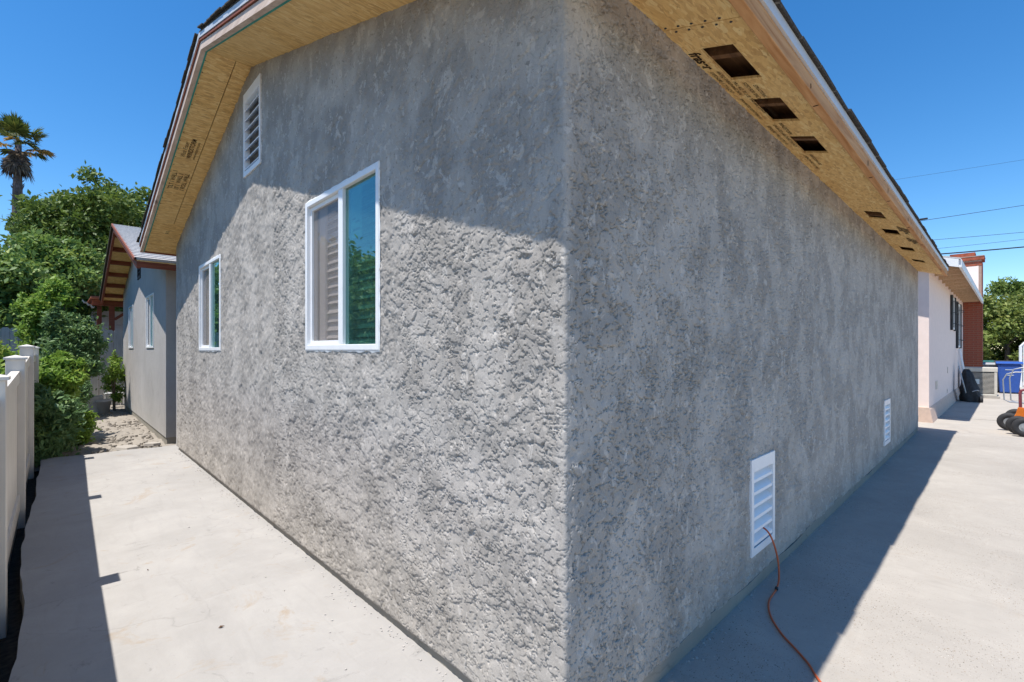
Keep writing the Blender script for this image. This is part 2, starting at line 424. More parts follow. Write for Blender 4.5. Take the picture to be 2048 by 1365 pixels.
# dirt yard between fence and the far unit
n = 90
gx, gy = np.meshgrid(np.linspace(-1.45, .2, n), np.linspace(7.40, 18.5, 260))
gz = -.075 + .055 * fbm(gx * 1.6, gy * 1.2, 4, 20) + .02 * fbm(gx * 9, gy * 9, 3, 24)
gz -= .06 * (1 - sstep(7.4, 7.8, gy))
idx = np.arange(gx.size).reshape(gx.shape)
q = np.stack([idx[:-1, :-1], idx[:-1, 1:], idx[1:, 1:], idx[1:, :-1]], -1).reshape(-1, 4)
structure(link('dirt_yard', np_mesh('dirt_yard', np.stack([gx, gy, gz], -1).reshape(-1, 3), q, smooth=True), 'dirt'))
structure(MB().box((-1.45, 7.53, -.45), (.2, 18.5, -.17)).build('dirt_base', 'dirt'))
# rubble on the dirt
def chunk(sz, flat, rng):
    mb = MB(); a = [rng.uniform(.75, 1.2) for _ in range(6)]
    p = [(math.cos(k * math.pi / 3) * sz * a[k], math.sin(k * math.pi / 3) * sz * a[k]) for k in range(6)]
    return mb.prism(p, lambda q: (q[0], q[1], 0), lambda q: (q[0] * .9, q[1] * .9, flat))
rg = random.Random(4)
mb = MB()
for i in range(520):
    y = 7.62 + 5.8 * rg.random() ** 1.2; x = -.02 - abs(rg.gauss(0, .38)) if rg.random() < .7 else rg.uniform(-1.2, -.02)
    if x < -1.25: continue
    c = chunk(rg.uniform(.008, .035), rg.uniform(.008, .03), rg); a = rg.random() * 6
    z = -.078
    mb.add([(x + p[0] * math.cos(a) - p[1] * math.sin(a), y + p[0] * math.sin(a) + p[1] * math.cos(a), z + p[2]) for p in c.v], c.f)
tag(mb.build('rubble', 'dirt'), 'loose dry clods and gravel strewn along the foot of the far grey unit', 'rubble', kind='stuff')
for (x, y, s, lab) in [(-.48, 7.95, .17, 'larger flat broken concrete slab lying on dirt just past the patio edge'), (-.16, 8.0, .12, 'smaller flat broken concrete slab on dirt nearest the far unit corner')]:
    o = chunk(s, .035, rg).build('concrete_fragment', 'old_concrete'); o.location = (x, y, -.055); o.rotation_euler = (.04, .05, .5)
    tag(o, lab, 'concrete piece', 'broken concrete on the dirt')

# ================================================================== MAIN STUCCO HOUSE
YE, YA, XL = 6.983, 3.492, 9.443          # gable width, apex position, length
ZE, ZA, ZL = 2.757, 3.843, 2.873          # soffit plane heights at right wall, apex, left wall
MR = (ZA - ZE) / YA; ML = (ZA - ZL) / (YE - YA)
def zs(y):                                  # soffit plane
    return ZE + MR * y if y <= YA else ZA - ML * (y - YA)
house = tag(empty('stucco_house'), 'large grey rough stucco house with unfinished wood soffit, filling the centre', 'house')
WIN1 = (1.240, 2.245, 1.398, 2.382); WIN2 = (4.545, 5.545, 1.392, 2.378)
GV = (3.215, 3.700, 2.935, 3.672)
FV = [(1.648, 2.045, .205, .765), (6.065, 6.490, .222, .775)]

CX, CY = -1.218, -1.009
def steps(a, b, dist, k, mn=.003):
    out = [a]; p = a
    while p < b:
        p += max(mn, k * dist(p)); out.append(p)
    out = np.array(out); return a + (out - a) * (b - a) / (out[-1] - a)
R = .011
gd = lambda y: math.hypot(CX, y - CY); rd = lambda x: math.hypot(x - CX, CY)
S1, S2 = 1.05, 2.9
yn = steps(R, S1, gd, .00175); ym_ = steps(S1, S2, gd, .0026); yf = steps(S2, YE, gd, .0028)
xn = steps(R, S1, rd, .00185); xm_ = steps(S1, S2, rd, .0028); xf = steps(S2, XL, rd, .0030)
arc = np.linspace(0, math.pi / 2, 7)[1:-1]
def lip(m, dz, fall):
    """raised mask m (0..1): sharp where it starts going up the wall, easing back over `fall` metres above"""
    out = m.copy()
    for i in range(1, m.shape[0]): out[i] = np.maximum(m[i], out[i - 1] - dz / fall)
    return out
def stucco_h(s, z, dz):
    """trowelled finish coat: flat plates with sharp ragged lower lips and small torn gouges"""
    w1 = fbm(s * 4, z * 4, 2, 40) * .06; w2 = fbm(s * 4 + 9, z * 4, 2, 44) * .06
    a, b = s + w1, z + w2
    jag = fbm(s * 30, z * 34, 3, 50, .6)
    reg = sstep(-.20, .16, fbm(s * 3.1, z * 2.6, 3, 56))          # torn versus flattened areas
    n1 = fbm(a * 6.5, b * 6.5, 3, 60) + .20 * jag
    n2 = fbm(a * 13 + 5, b * 15, 2, 64) + .30 * jag
    n6 = fbm(a * 10 + 15, b * 11, 2, 66) + .24 * jag
    n7 = fbm(a * 8 - 7, b * 9 + 3, 3, 68, .55) + .26 * jag
    A = (n1 > .02).astype(float); B = ((n2 > .06)).astype(float); C = (n6 > .10).astype(float); D_ = (n7 > .08).astype(float)
    h = .0026 * lip(A, dz, .045) + .0022 * lip(B, dz, .030) * (.45 + .55 * reg) + .0026 * lip(C, dz, .040) + .0024 * lip(D_, dz, .050)
    n3 = fbm(s * 30, z * 40, 2, 70); n5 = fbm(s * 52 + 3, z * 66, 1, 78)
    thr3 = .36 - .12 * reg; thr5 = .50 - .12 * reg
    keep = ((n3 < thr3) & (n5 < thr5)).astype(float)
    h = h - .0036 * (1 - lip(keep, dz, .016))
    # open pinholes and thin tears along the plate edges
    pin = fbm(s * 46 + 11, z * 50, 2, 120, .6); deep = sstep(19.9, 20.1, s)                                   # pits cut deeper on the shaded long wall, shallower on the sunlit gable
    h = h - (.0042 + .0053 * deep) * (pin > .60 - .07 * deep - .11 * reg)
    brk = fbm(s * 9, z * 9, 2, 126)
    tear = ((np.abs(n1 - .02) < .018) & (brk > .0)) | ((np.abs(n6 - .10) < .020) & (brk < .06)) | ((np.abs(n7 - .08) < .018) & (brk > -.08))
    h = h - (.0036 + .0048 * deep) * tear
    h = h + .0045 * fbm(s * 1.3, z * 1.3, 2, 84) + .0008 * fbm(s * 18, z * 18, 2, 86)
    return h, reg
def wall_piece(s, base, nrm, ztop, zb, rows, openings=()):
    """s: path parameter per column; base/nrm: (n,2); displaced stucco sheet"""
    t = np.linspace(0, 1, rows)[:, None]
    Z = zb[None, :] + t * (ztop - zb)[None, :]; S = np.broadcast_to(s[None, :], Z.shape)
    bead = .45 + .55 * sstep(.006, .035, np.abs(S))
    H, G = stucco_h(S + 20, Z, (ztop - zb) / (rows - 1))
    H = H * bead + .0006 + .0012 * (1 - sstep(.0, .05, np.abs(S)))
    G = G * sstep(.0, .05, np.abs(S))
    lp = sstep(0, .012, Z - zb[None, :]); H = H * (.2 + .8 * lp)
    Zr = Z + (1 - sstep(0, .03, Z - zb[None, :])) * .006 * perlin(S * 25, S * 0 + .3, 90)
    V = np.stack([base[:, 0][None, :] + nrm[:, 0][None, :] * H, base[:, 1][None, :] + nrm[:, 1][None, :] * H, Zr], -1)
    idx = np.arange(Z.size).reshape(Z.shape)
    q = np.stack([idx[:-1, :-1], idx[:-1, 1:], idx[1:, 1:], idx[1:, :-1]], -1).reshape(-1, 4)
    G = G[:-1, :-1].ravel()
    if openings:
        sc = ((S[:-1, :-1] + S[1:, 1:]) / 2).ravel(); zc = ((Z[:-1, :-1] + Z[1:, 1:]) / 2).ravel()
        keep = np.ones(len(q), bool)
        for (a, b, c, d) in openings: keep &= ~((sc > a) & (sc < b) & (zc > c) & (zc < d))
        q = q[keep]; G = G[keep]
    return V.reshape(-1, 3), q, G
def gable_cols(ys):
    ys = np.asarray(ys)[::-1]
    return -ys, np.stack([ys * 0, ys], -1), np.tile([-1., 0.], (len(ys), 1)), np.array([zs(v) for v in ys]) + .012, ys * 0 + .052
def right_cols(xs):
    xs = np.asarray(xs)
    return xs, np.stack([xs, xs * 0], -1), np.tile([0., -1.], (len(xs), 1)), xs * 0 + ZE + .012, xs * 0 + .060
def arc_cols():
    th = arc
    nx, ny = -np.cos(th), -np.sin(th)
    base = np.stack([R + R * nx, R + R * ny], -1)
    return (th / (math.pi / 2) - .5) * 2 * R * .99, base, np.stack([nx, ny], -1), th * 0 + ZE + .012, th * 0 + .055
inset = .026
def shr(w): return (w[0] + inset, w[1] - inset, w[2] + inset, w[3] - inset)
gop = []
for w in (WIN1, WIN2, GV):
    a, b, c, d = shr(w); gop.append((-b, -a, c, d))
rop = [shr(w) for w in FV]
parts = [wall_piece(*gable_cols(yf), 301, gop), wall_piece(*gable_cols(ym_), 601, gop)]
g = gable_cols(yn); a_ = arc_cols(); r_ = right_cols(xn)
near = tuple(np.concatenate(k) for k in zip(g, a_, r_))
parts.append(wall_piece(*near, 901, gop + rop))
parts.append(wall_piece(*right_cols(xm_), 601, rop))
parts.append(wall_piece(*right_cols(xf), 301, rop))
off = 0; VV = []; QQ = []; GG = []
for v_, q_, g_ in parts: VV.append(v_); QQ.append(q_ + off); GG.append(g_); off += len(v_)
link('wall', np_mesh('wall', np.concatenate(VV), np.concatenate(QQ), rnd=np.concatenate(GG)), 'stucco', house)
# inner shell behind the stucco coat and the two unseen walls
mb = MB()
def wall_with_holes(mb, ax, depth0, depth1, u0, u1, ztop, holes):
    us = sorted({u0, u1} | {h[0] for h in holes} | {h[1] for h in holes} | ({YA} if ax == 0 else set()))
    for a, b in zip(us[:-1], us[1:]):
        cuts = sorted([(h[2], h[3]) for h in holes if h[0] <= a + 1e-6 and h[1] >= b - 1e-6]); z = .01
        segs = []
        for c, d in cuts: segs.append((z, c)); z = d
        segs.append((z, None))
        for z0, z1 in segs:
            pa, pb = (ztop(a), ztop(b)) if z1 is None else (z1, z1)
            if ax == 0: poly = [(a, z0), (b, z0), (b, pb), (a, pa)]; mb.prism(poly, lambda q: (depth0, q[0], q[1]), lambda q: (depth1, q[0], q[1]))
            else: poly = [(a, z0), (b, z0), (b, pb), (a, pa)]; mb.prism(poly, lambda q: (q[0], depth0, q[1]), lambda q: (q[0], depth1, q[1]))
wall_with_holes(mb, 0, .022, .13, .03, YE - .01, lambda y: zs(y) + .02, [shr(WIN1), shr(WIN2), shr(GV)])
wall_with_holes(mb, 1, .022, .13, .14, XL - .01, lambda x: ZE + .02, [shr(f) for f in FV])
mb.box((0.0, YE - .008, .05), (XL, YE + .10, ZL + .01))
mb.prism([(0.0, ZE), (YA, ZA), (YE, ZL), (YE, .05), (0.0, .05)], lambda q: (XL - .012, q[0], q[1]), lambda q: (XL + .10, q[0], q[1]))
mb.build('wall', 'stucco_smooth', house)
# recessed footing on the gable side, smooth cement skirt on the long side
MB().box((.018, .02, -.05), (.12, YE, .055)).box((.02, .016, -.05), (XL, .12, .02)).build('footing', 'footing', house)
xs_ = np.linspace(.02, XL, 130); mb = MB()
for a, b in zip(xs_[:-1], xs_[1:]):
    h0, h1 = .07 + .012 * math.sin(a * 2.1) + .008 * math.sin(a * 7), .07 + .012 * math.sin(b * 2.1) + .008 * math.sin(b * 7)
    mb.add([(a, -.004, .0), (b, -.004, .0), (b, -.0045, h1), (a, -.0045, h0), (a, .03, .0), (b, .03, .0), (b, .03, h1), (a, .03, h0)],
           [(0, 1, 2, 3), (3, 2, 6, 7), (4, 7, 6, 5)])
mb.build('cement_skirt', 'footing', house)

# --- soffit panels
OV = .337; T = .012
def plane_panel(name, pts, z_of, holes=None, mat='osb', th=T):
    """panel whose underside follows z_of(x,y); pts rectangle (x0,x1,y0,y1), holes list"""
    x0, x1, y0, y1 = pts; mb = MB()
    xs = sorted({x0, x1} | {v for h in (holes or []) for v in h[:2]}); ys = sorted({y0, y1} | {v for h in (holes or []) for v in h[2:]})
    vid = {}
    def vert(x, y, k):
        key = (x, y, k)
        if key not in vid: vid[key] = len(mb.v); mb.v.append((x - x0, y - y0, z_of(x, y) - z_of(x0, y0) + (th if k else 0)))
        return vid[key]
    cells = [(a, b, c, d) for a, b in zip(xs[:-1], xs[1:]) for c, d in zip(ys[:-1], ys[1:]) if not any(h[0] <= a + 1e-9 and b <= h[1] + 1e-9 and h[2] <= c + 1e-9 and d <= h[3] + 1e-9 for h in (holes or []))]
    cs = set(cells)
    edges = {}
    for a, b, c, d in cells:
        mb.f.append((vert(a, c, 0), vert(a, d, 0), vert(b, d, 0), vert(b, c, 0)))
        mb.f.append((vert(a, c, 1), vert(b, c, 1), vert(b, d, 1), vert(a, d, 1)))
        for e in (((a, c), (b, c)), ((b, c), (b, d)), ((b, d), (a, d)), ((a, d), (a, c))):
            edges[e] = edges.get(e, 0) + 1
    for (p, q_) in list(edges):
        if (q_, p) not in edges:
            mb.f.append((vert(*p, 0), vert(*q_, 0), vert(*q_, 1), vert(*p, 1)))
    o = mb.build(name, mat, house); o.location = (x0, y0, z_of(x0, y0)); return o
ze = lambda x, y: ZE + MR * y
HOLES = [(.834, 1.18), (1.442, 1.79), (2.07, 2.42), (4.34, 4.69), (5.30, 5.63), (6.59, 6.92), (7.80, 8.08)]
HH = [(a, b, -.222, -.082) for a, b in HOLES]
xj = [-OV, .640, 3.842, 7.03, XL + .06]
panels = []
for a, b in zip(xj[:-1], xj[1:]):
    panels.append(plane_panel('soffit_panel', (a + .0025, b - .0025, -OV, .012), ze, [h for h in HH if a < h[0] and h[1] < b]))
# rake soffit: right slope one run, left slope split along its length and near the foot
rp = plane_panel('soffit_panel', (-OV, .012, .0145, 2.20), lambda x, y: zs(y))
rp2 = plane_panel('soffit_panel', (-OV, .012, 2.203, YA - .003), lambda x, y: zs(y))
YJ = 6.45
rl_o = plane_panel('soffit_panel', (-OV, -.125, YA + .003, YJ - .002), lambda x, y: zs(y))
rl_i = plane_panel('soffit_panel', (-.119, .012, YA + .003, YJ - .002), lambda x, y: zs(y))
rl_e = plane_panel('soffit_panel', (-OV, .012, YJ + .002, YE + .33), lambda x, y: zs(y))
plane_panel('soffit_panel', (.015, XL + .06, YE - .01, YE + .33), lambda x, y: zs(y))

# --- fascia, drip edge, roof deck, shingles
YO = -.377; FB = 2.632; FT = 2.712
fb = MB()
fx = [-OV - .04, 3.55, XL + .06]
for a, b in zip(fx[:-1], fx[1:]):
    o = MB().box((a + .001, YO, FB), (b - .001, -.337, FT)).build('fascia_board', 'fascia', house, bevel=.003)
    tag(o, 'raw knotty orange-brown wood fascia board along the long eave')
o = MB().box((-OV - .055, YO - .010, FT + .002), (XL + .065, YO + .045, FT + .052)).build('drip_edge', 'metalwhite', house)
tag(o, 'white metal drip edge along the long eave')
ZT0 = FT + .056                                          # top of deck at eave tip (y = YO-.01)
zt = lambda y: ZT0 + MR * (y - YO) if y <= YA else ZT0 + MR * (YA - YO) - ML * (y - YA)
YLO = YE + .372
dz = zt(YA) - ZA                                         # roof build-up at the rake
# rake boards follow each slope
def rake_board(x0, x1, lo, hi, y0, y1, name, mat, lab=None):
    mb = MB(); ys = [y0, y1]
    p = [(zs(y0) if y0 > -.01 else ze(0, y0)), zs(y1)]
    poly = [(y0, p[0] + lo), (y1, p[1] + lo), (y1, p[1] + hi), (y0, p[0] + hi)]
    mb.prism(poly, lambda q: (x0, q[0], q[1]), lambda q: (x1, q[0], q[1]))
    o = mb.build(name, mat, house)
    if lab: o['label'] = lab
    return o
rh = .058
for y0, y1 in ((YO + .041, YA - .001), (YA + .001, YE + .335)):
    rake_board(-OV - .040, -OV - .0015, -.014, rh - .01, y0, y1, 'barge_board', 'fascia_y', 'weathered pinkish wood barge board along the gable edge')
    rake_board(-OV - .050, -OV + .0, rh - .006, rh + .014, y0, y1, 'furring_strip', 'redwood', 'red-brown strip between barge board and drip edge')
    rake_board(-OV - .054, -OV + .0, rh + .016, dz - .016, y0, y1, 'drip_edge', 'metalwhite', 'white metal drip edge along the gable slope')
    rake_board(-OV - .006, -OV + .006, -.0155, -.0005, y0, y1, 'edge_seal', 'green_strip', 'thin green strip where soffit meets barge board')
MB().box((-OV + .002, -.345, ze(0, -.337) - .012), (.62, -.336, ze(0, -.337) + .0005)).build('edge_seal', 'green_strip', house)
MB().box((-.375, YE + .3315, zs(YE + .33) - .02), (XL + .06, YE + .371, zs(YE + .33) + .06)).build('fascia_board', 'redwood', house)
def roof_slope(name, y0, y1, x0, x1, mat, fz, parent, n, th=.022, lift=.010):
    mb = MB(); ys = np.linspace(y0, y1, n + 1)
    for a, b in zip(ys[:-1], ys[1:]):
        za, zb_ = fz(a), fz(b)
        mb.prism([(a, za - th), (b, zb_ - th), (b, zb_ + .002), (a, za + lift)], lambda q: (x0, q[0], q[1]), lambda q: (x1, q[0], q[1]))
    return mb.build(name, mat, parent)
roof = roof_slope('roof', YO - .008, YA, -OV - .050, XL + .06, 'shingle', zt, house, 27)
roof_slope('roof', YLO, YA, -OV - .050, XL + .06, 'shingle', zt, house, 26)
for (ya_, yb_) in ((YO + .045, YA - .004), (YE + .325, YA + .004)):
    MB().prism([(ya_, zt(ya_) - .040), (yb_, zt(yb_) - .040), (yb_, zt(yb_) - .026), (ya_, zt(ya_) - .026)], lambda q: (-OV + .002, q[0], q[1]), lambda q: (XL + .05, q[0], q[1])).build('roof_deck', 'attic', house)
for k in range(16):
    x = -.28 + k * .61
    MB().prism([(YO + .042, ze(0, YO + .042) + .014), (.9, ze(0, .9) + .014), (.9, zt(.9) - .042), (YO + .042, zt(YO + .042) - .042)], lambda q: (x, q[0], q[1]), lambda q: (x + .038, q[0], q[1])).build('rafter', 'attic', house)
sh1 = MB().box((0, 0, 0), (.34, .165, .010)).mesh('shingle'); sh2 = MB().box((0, 0, 0), (.298, .22, .012)).mesh('shingle')
sh1.materials.append(M['shingle']); sh2.materials.append(M['shingle'])
rs = random.Random(3)
def shingle(me, loc, slope):
    o = link('shingle', me, None, roof); o.location = loc; o.rotation_euler = (math.atan(slope), 0, rs.uniform(-.012, .012))
for k in range(28):
    y = YO - .015 + k * .1415
    if y < YA - .08: shingle(sh1, (-OV - .062 - rs.random() * .014, y, zt(y) + .008 + rs.random() * .006), MR)
for k in range(27):
    y = YLO + .012 - (k + 1) * .1415
    if y > YA - .05: shingle(sh1, (-OV - .062 - rs.random() * .014, y, zt(y) + .008 + rs.random() * .006), -ML)
for k in range(33):
    x = -OV - .05 + k * .305
    if x + .29 < XL + .08: shingle(sh2, (x, YO - .022 - rs.random() * .010, zt(YO - .022) + .001 + rs.random() * .005), MR)

kn = MB().lathe([(.016, 0), (.012, .003)], 10).mesh('knot'); kn.materials.append(M['ink'])
for k in range(18):
    x = .35 + k * 1.1 + rs.uniform(-.35, .35); f_ = [c for c in house.children if c.name.startswith('fascia_board')][0 if x < 3.5 else 1]
    if x > 9.3: break
    o = link('knot', kn, None, f_); o.location = (x, YO + .0006, FB + .02 + rs.random() * .04); o.rotation_euler = (math.pi / 2, 0, 0); s_k = rs.uniform(.5, 1.1); o.scale = (s_k * .45, s_k * 1.5, 1)
    o = link('knot', kn, None, f_); o.location = (x + rs.uniform(.1, .3), YO + .02, FB + .0006); o.rotation_euler = (math.pi, 0, 0); o.scale = (s_k * .5, .9, 1); o.rotation_euler.z = rs.uniform(-.6, .6)
# --- louvre vents
def vent(face, rect, n, parent, name='louvre_vent', tilt=.55, deep=.05, mat='white', fr=.045, top=.045, lab=None):
    """face 'x': faces -X with u = y; face 'y': faces -Y with u = x"""
    u0, u1, z0, z1 = rect; mb = MB()
    P = (lambda d, u, z: (d, u, z)) if face == 'x' else (lambda d, u, z: (u, d, z))
    def bx(m, d0, d1, a, b, c, e):
        p, q = P(d0, a, c), P(d1, b, e); m.box(tuple(map(min, p, q)), tuple(map(max, p, q)))
    d0, d1 = -.016, .03
    bx(mb, d0, d1, u0, u0 + fr * .8, z0, z1); bx(mb, d0, d1, u1 - fr * .8, u1, z0, z1)
    bx(mb, d0 + .0005, d1, u0 + fr * .8, u1 - fr * .8, z0, z0 + fr); bx(mb, d0 + .0005, d1, u0 + fr * .8, u1 - fr * .8, z1 - top, z1)
    fo = mb.build(name, mat, parent, bevel=.002)
    if lab: fo['label'] = lab
    h = (z1 - top - z0 - fr) / n
    sm = MB()
    ln = u1 - u0 - 2 * fr * .8
    for k in range(n):
        zc = z0 + fr + (k + .12) * h
        s_ = MB()
        dd0, dd1 = d0 + .004, d0 + .004 + deep
        poly = [(dd0, zc), (dd0 + .003, zc + .016), (dd1, zc + deep * tilt * 1.6 + .016), (dd1, zc + deep * tilt * 1.6)]
        s_.prism(poly, lambda q: P(q[0], u0 + fr * .8, q[1]), lambda q: P(q[0], u1 - fr * .8, q[1]))
        s_.build('slat', mat, fo)
    bk = MB(); bx(bk, .10, .105, u0, u1, z0, z1); bk.build('shade_backing', 'dark', fo)  # black sheet stands in for the shade inside the vent
    return fo
vent('x', GV, 7, house, lab='white louvred attic vent high on the gable wall', top=.085)
vent('y', FV[0], 6, house, lab='white louvred foundation vent nearest the corner with the cord in it', top=.075)
vent('y', FV[1], 6, house, lab='white louvred foundation vent farther along the shaded wall', top=.06)

# --- windows
def window(rect, parent, fixed_first=True, detail=True, x=0.0, lab=None, blinds=True):
    y0, y1, z0, z1 = rect; mb = MB(); f = .033
    ym = y0 + (y1 - y0) * .46
    a, b = x - .014, x + .060
    mb.box((a, y0, z0), (b, y0 + f, z1)).box((a, y1 - f, z0), (b, y1, z1))
    mb.box((a + .0005, y0 + f, z0), (b, y1 - f, z0 + f)).box((a + .0005, y0 + f, z1 - f), (b, y1 - f, z1))
    w = mb.build('window', 'white', parent, bevel=.003)
    if lab: w['label'] = lab
    MB().box((x - .010, ym - .025, z0 + f), (x + .055, ym + .035, z1 - f)).build('mullion', 'white', w, bevel=.003)
    # sliding sash on the far side
    s = MB(); sf = .026; p0, p1, q0, q1 = ym + .036, y1 - f - .001, z0 + f + .001, z1 - f - .001
    s.box((x + .008, p0, q0), (x + .040, p0 + .006, q1)).box((x + .008, p1 - sf, q0), (x + .040, p1, q1))
    s.box((x + .0085, p0 + .006, q0), (x + .040, p1 - sf, q0 + sf)).box((x + .0085, p0 + .006, q1 - sf), (x + .040, p1 - sf, q1))
    s.build('sash', 'white', w, bevel=.002)
    MB().box((x + .022, p0 + .006, q0 + sf), (x + .026, p1 - sf, q1 - sf)).build('pane', 'glass_screen', w)
    MB().box((x + .010, y0 + f, z0 + f), (x + .015, ym - .025, z1 - f)).build('pane', 'glass', w)
    # glazing bead seen through the teal film
    g = MB(); g0, g1, h0, h1 = y0 + f, ym - .025, z0 + f, z1 - f
    for bb in (((x + .018, g0, h0), (x + .03, g0 + .014, h1)), ((x + .018, g1 - .016, h0), (x + .03, g1, h1)), ((x + .018, g0 + .014, h0), (x + .03, g1 - .016, h0 + .026)), ((x + .018, g0 + .014, h1 - .02), (x + .03, g1 - .016, h1))): g.box(*bb)
    g.build('glazing_bead', 'whitewood', w)
    if blinds:
        n = 17; h = (z1 - z0 - .06) / n
        sm = MB()
        sm.box((-.0015, y0 + .045, -.030), (.0015, y1 - .045, .030))
        me = sm.mesh('blind_slat'); me.materials.append(M['blind'])
        for k in range(n):
            o = link('blind_slat', me, None, w); o.location = (x + .090 + rs.uniform(-.002, .002), 0, z0 + .05 + k * h)
            o.rotation_euler = (rs.uniform(-.004, .004), .62 + rs.uniform(-.10, .10), 0)
        wd = MB().tube([(x + .075, y1 - .075, z1 - .30), (x + .076, y1 - .10, z0 + .05)], .004, 6); wd.build('blind_wand', 'steel', w)
        MB().box((x + .06, y1 - .155, z0 + .03), (x + .075, y1 - .06, z1 - .03)).build('blind_valance', 'blind', w)
    if detail:
        # ragged sealant round the frame
        c = MB()
        def rag(p, q, nrm, m=26):
            p, q, nrm = Vector(p), Vector(q), Vector(nrm); pr = []
            for i in range(m + 1):
                t = i / m; o_ = p.lerp(q, t); pr.append((o_, o_ + nrm * (.006 + .012 * rs.random() ** 2)))
            for (a0, a1), (b0, b1) in zip(pr[:-1], pr[1:]):
                d = Vector((-.006, 0, 0)); c.add([a0, b0, b1, a1, a0 + d, b0 + d, b1 + d * .4, a1 + d * .4], [(0, 1, 2, 3), (7, 6, 5, 4), (3, 2, 6, 7), (0, 3, 7, 4), (1, 5, 6, 2)])
        rag((x - .006, y0, z0), (x - .006, y1, z0), (0, 0, -1)); rag((x - .006, y0, z1), (x - .006, y1, z1), (0, 0, .6)); 
        rag((x - .006, y1, z0), (x - .006, y1, z1), (0, .6, 0)); rag((x - .006, y0, z0), (x - .006, y0, z1), (0, -.5, 0))
        c.build('sealant', 'caulk', w)
    return w
w1 = window(WIN1, house, lab='white sliding window nearest the corner with teal pane and lowered blinds')
w2 = window(WIN2, house, lab='white sliding window farther along the gable wall')
# black sheet stands in for the unlit room behind the panes
MB().box((.55, .2, .3), (.60, 6.8, 2.7)).build('dark_room_sheet', 'dark', house)
# sticker inside the teal pane
for zz, yy0, yy1 in ((2.09, 1.535, 1.63), (2.135, 1.545, 1.60), (2.155, 1.59, 1.635)):
    MB().box((.0315, yy0, zz), (.0318, yy1, zz + .014)).build('sticker_print', 'ink', w1)
st = MB().box((.032, 1.52, 2.05), (.0335, 1.652, 2.335)).build('sticker', 'paperwhite', w1)

# --- lettering
def letters(txt, size, xdir, up, loc, parent, mat='ink', name='lettering', shear=0, bold=0):
    cu = bpy.data.curves.new(name, 'FONT'); cu.body = txt; cu.size = size; cu.shear = shear; cu.offset = bold
    tmp = bpy.data.objects.new('tmp', cu); COL.objects.link(tmp)
    dg = bpy.context.evaluated_depsgraph_get(); me = bpy.data.meshes.new_from_object(tmp.evaluated_get(dg))
    bpy.data.objects.remove(tmp); me.name = name
    o = link(name, me, mat); me.materials.clear(); me.materials.append(M[mat])
    X = Vector(xdir).normalized(); Y = Vector(up); Y = (Y - X * Y.dot(X)).normalized(); Z = X.cross(Y)
    mw = Matrix(((X.x, Y.x, Z.x, loc[0]), (X.y, Y.y, Z.y, loc[1]), (X.z, Y.z, Z.z, loc[2]), (0, 0, 0, 1)))
    o.parent = parent; o.matrix_parent_inverse = parent.matrix_world.inverted() if False else Matrix.Translation(-Vector(parent.location))
    o.matrix_basis = mw
    return o
def eave_text(txt, size, x, y, pan, **k):
    letters(txt, size, (1, 0, 0), (0, -1, -MR), (x, y, ze(0, y) - .0018), pan, **k)
eave_text('fraser', .075, .86, -.014, panels[1], bold=.0022)
eave_text('RATED SHEATHING 24/16', .026, 1.07, -.052, panels[1]); eave_text('EXPOSURE 1  7/16 CAT', .026, 1.07, -.022, panels[1])
eave_text('MILL 412  PS 2-18  THIS SIDE DOWN', .028, 1.20, -.078, panels[1]); eave_text('SIZED FOR SPACING  STRENGTH AXIS', .028, 1.22, -.118, panels[1])
eave_text('STRUCTURAL 1', .026, 1.26, -.155, panels[1]); eave_text('SPAN RATED SHEATHING 10 1', .024, 1.42, -.030, panels[1])
eave_text('WINDSTORM', .034, 1.82, -.10, panels[1]); eave_text('APA RATED SHEATHING 7/16 INCH', .028, 1.84, -.062, panels[1]); eave_text('EXPOSURE 1 MILL 412 PS 2-18', .028, 1.86, -.024, panels[1])
eave_text('WINDSTORM RATED', .028, 2.45, -.10, panels[1]); eave_text('STRENGTH AXIS THIS WAY', .028, 2.48, -.06, panels[1])
for i, t_ in enumerate(['WINDSTORM', 'RATED SHEATHING', 'EXPOSURE 1']):
    eave_text(t_, .045, 5.05 + .05 * i, -.245 - .03 * i, panels[2], bold=.001); eave_text(t_, .045, 5.75 + .05 * i, -.245 - .03 * i, panels[2], bold=.001)
def rake_text(txt, size, y, x, pan, **k):
    letters(txt, size, (0, -1, ML), (-1, 0, 0), (x, y, zs(y) - .0018), pan, **k)
rake_text("'TILT 1 WALL 1", .060, 5.62, -.262, rl_o, bold=.0008); rake_text("10' 1  WALL 1", .060, 5.62, -.205, rl_o, bold=.0008); rake_text("1 ROLL WALL", .060, 5.62, -.150, rl_o, bold=.0008)
rake_text('West Fraser', .055, 4.98, -.245, rl_o, shear=.3); rake_text('WINDSTORM', .058, 4.98, -.192, rl_o, bold=.001); rake_text('www.windstorm.com', .036, 4.98, -.155, rl_o)
rake_text('R12', .05, 6.72, -.14, rl_e)
# nail heads driven through the soffit edges
nm = MB().lathe([(.006, 0), (.006, .002)], 6).mesh('nail'); nm.materials.append(M['dark'])
for k in range(12):
    pan = panels[1] if k % 2 else panels[0]; x = (.66 if k % 2 else .62) ; y = -.03 - .028 * k
    if y < -.31: continue
    o = link('nail', nm, None, pan); o.location = (x - pan.location.x, y - pan.location.y, ze(x, y) - pan.location.z - .002)
for k in range(26):
    y = 3.6 + k * .14; pan = rl_o if y < YJ else rl_e
    o = link('nail', nm, None, pan); x = -.325 + rs.uniform(0, .012); o.location = (x - pan.location.x, y - pan.location.y, zs(y) - pan.location.z - .002)

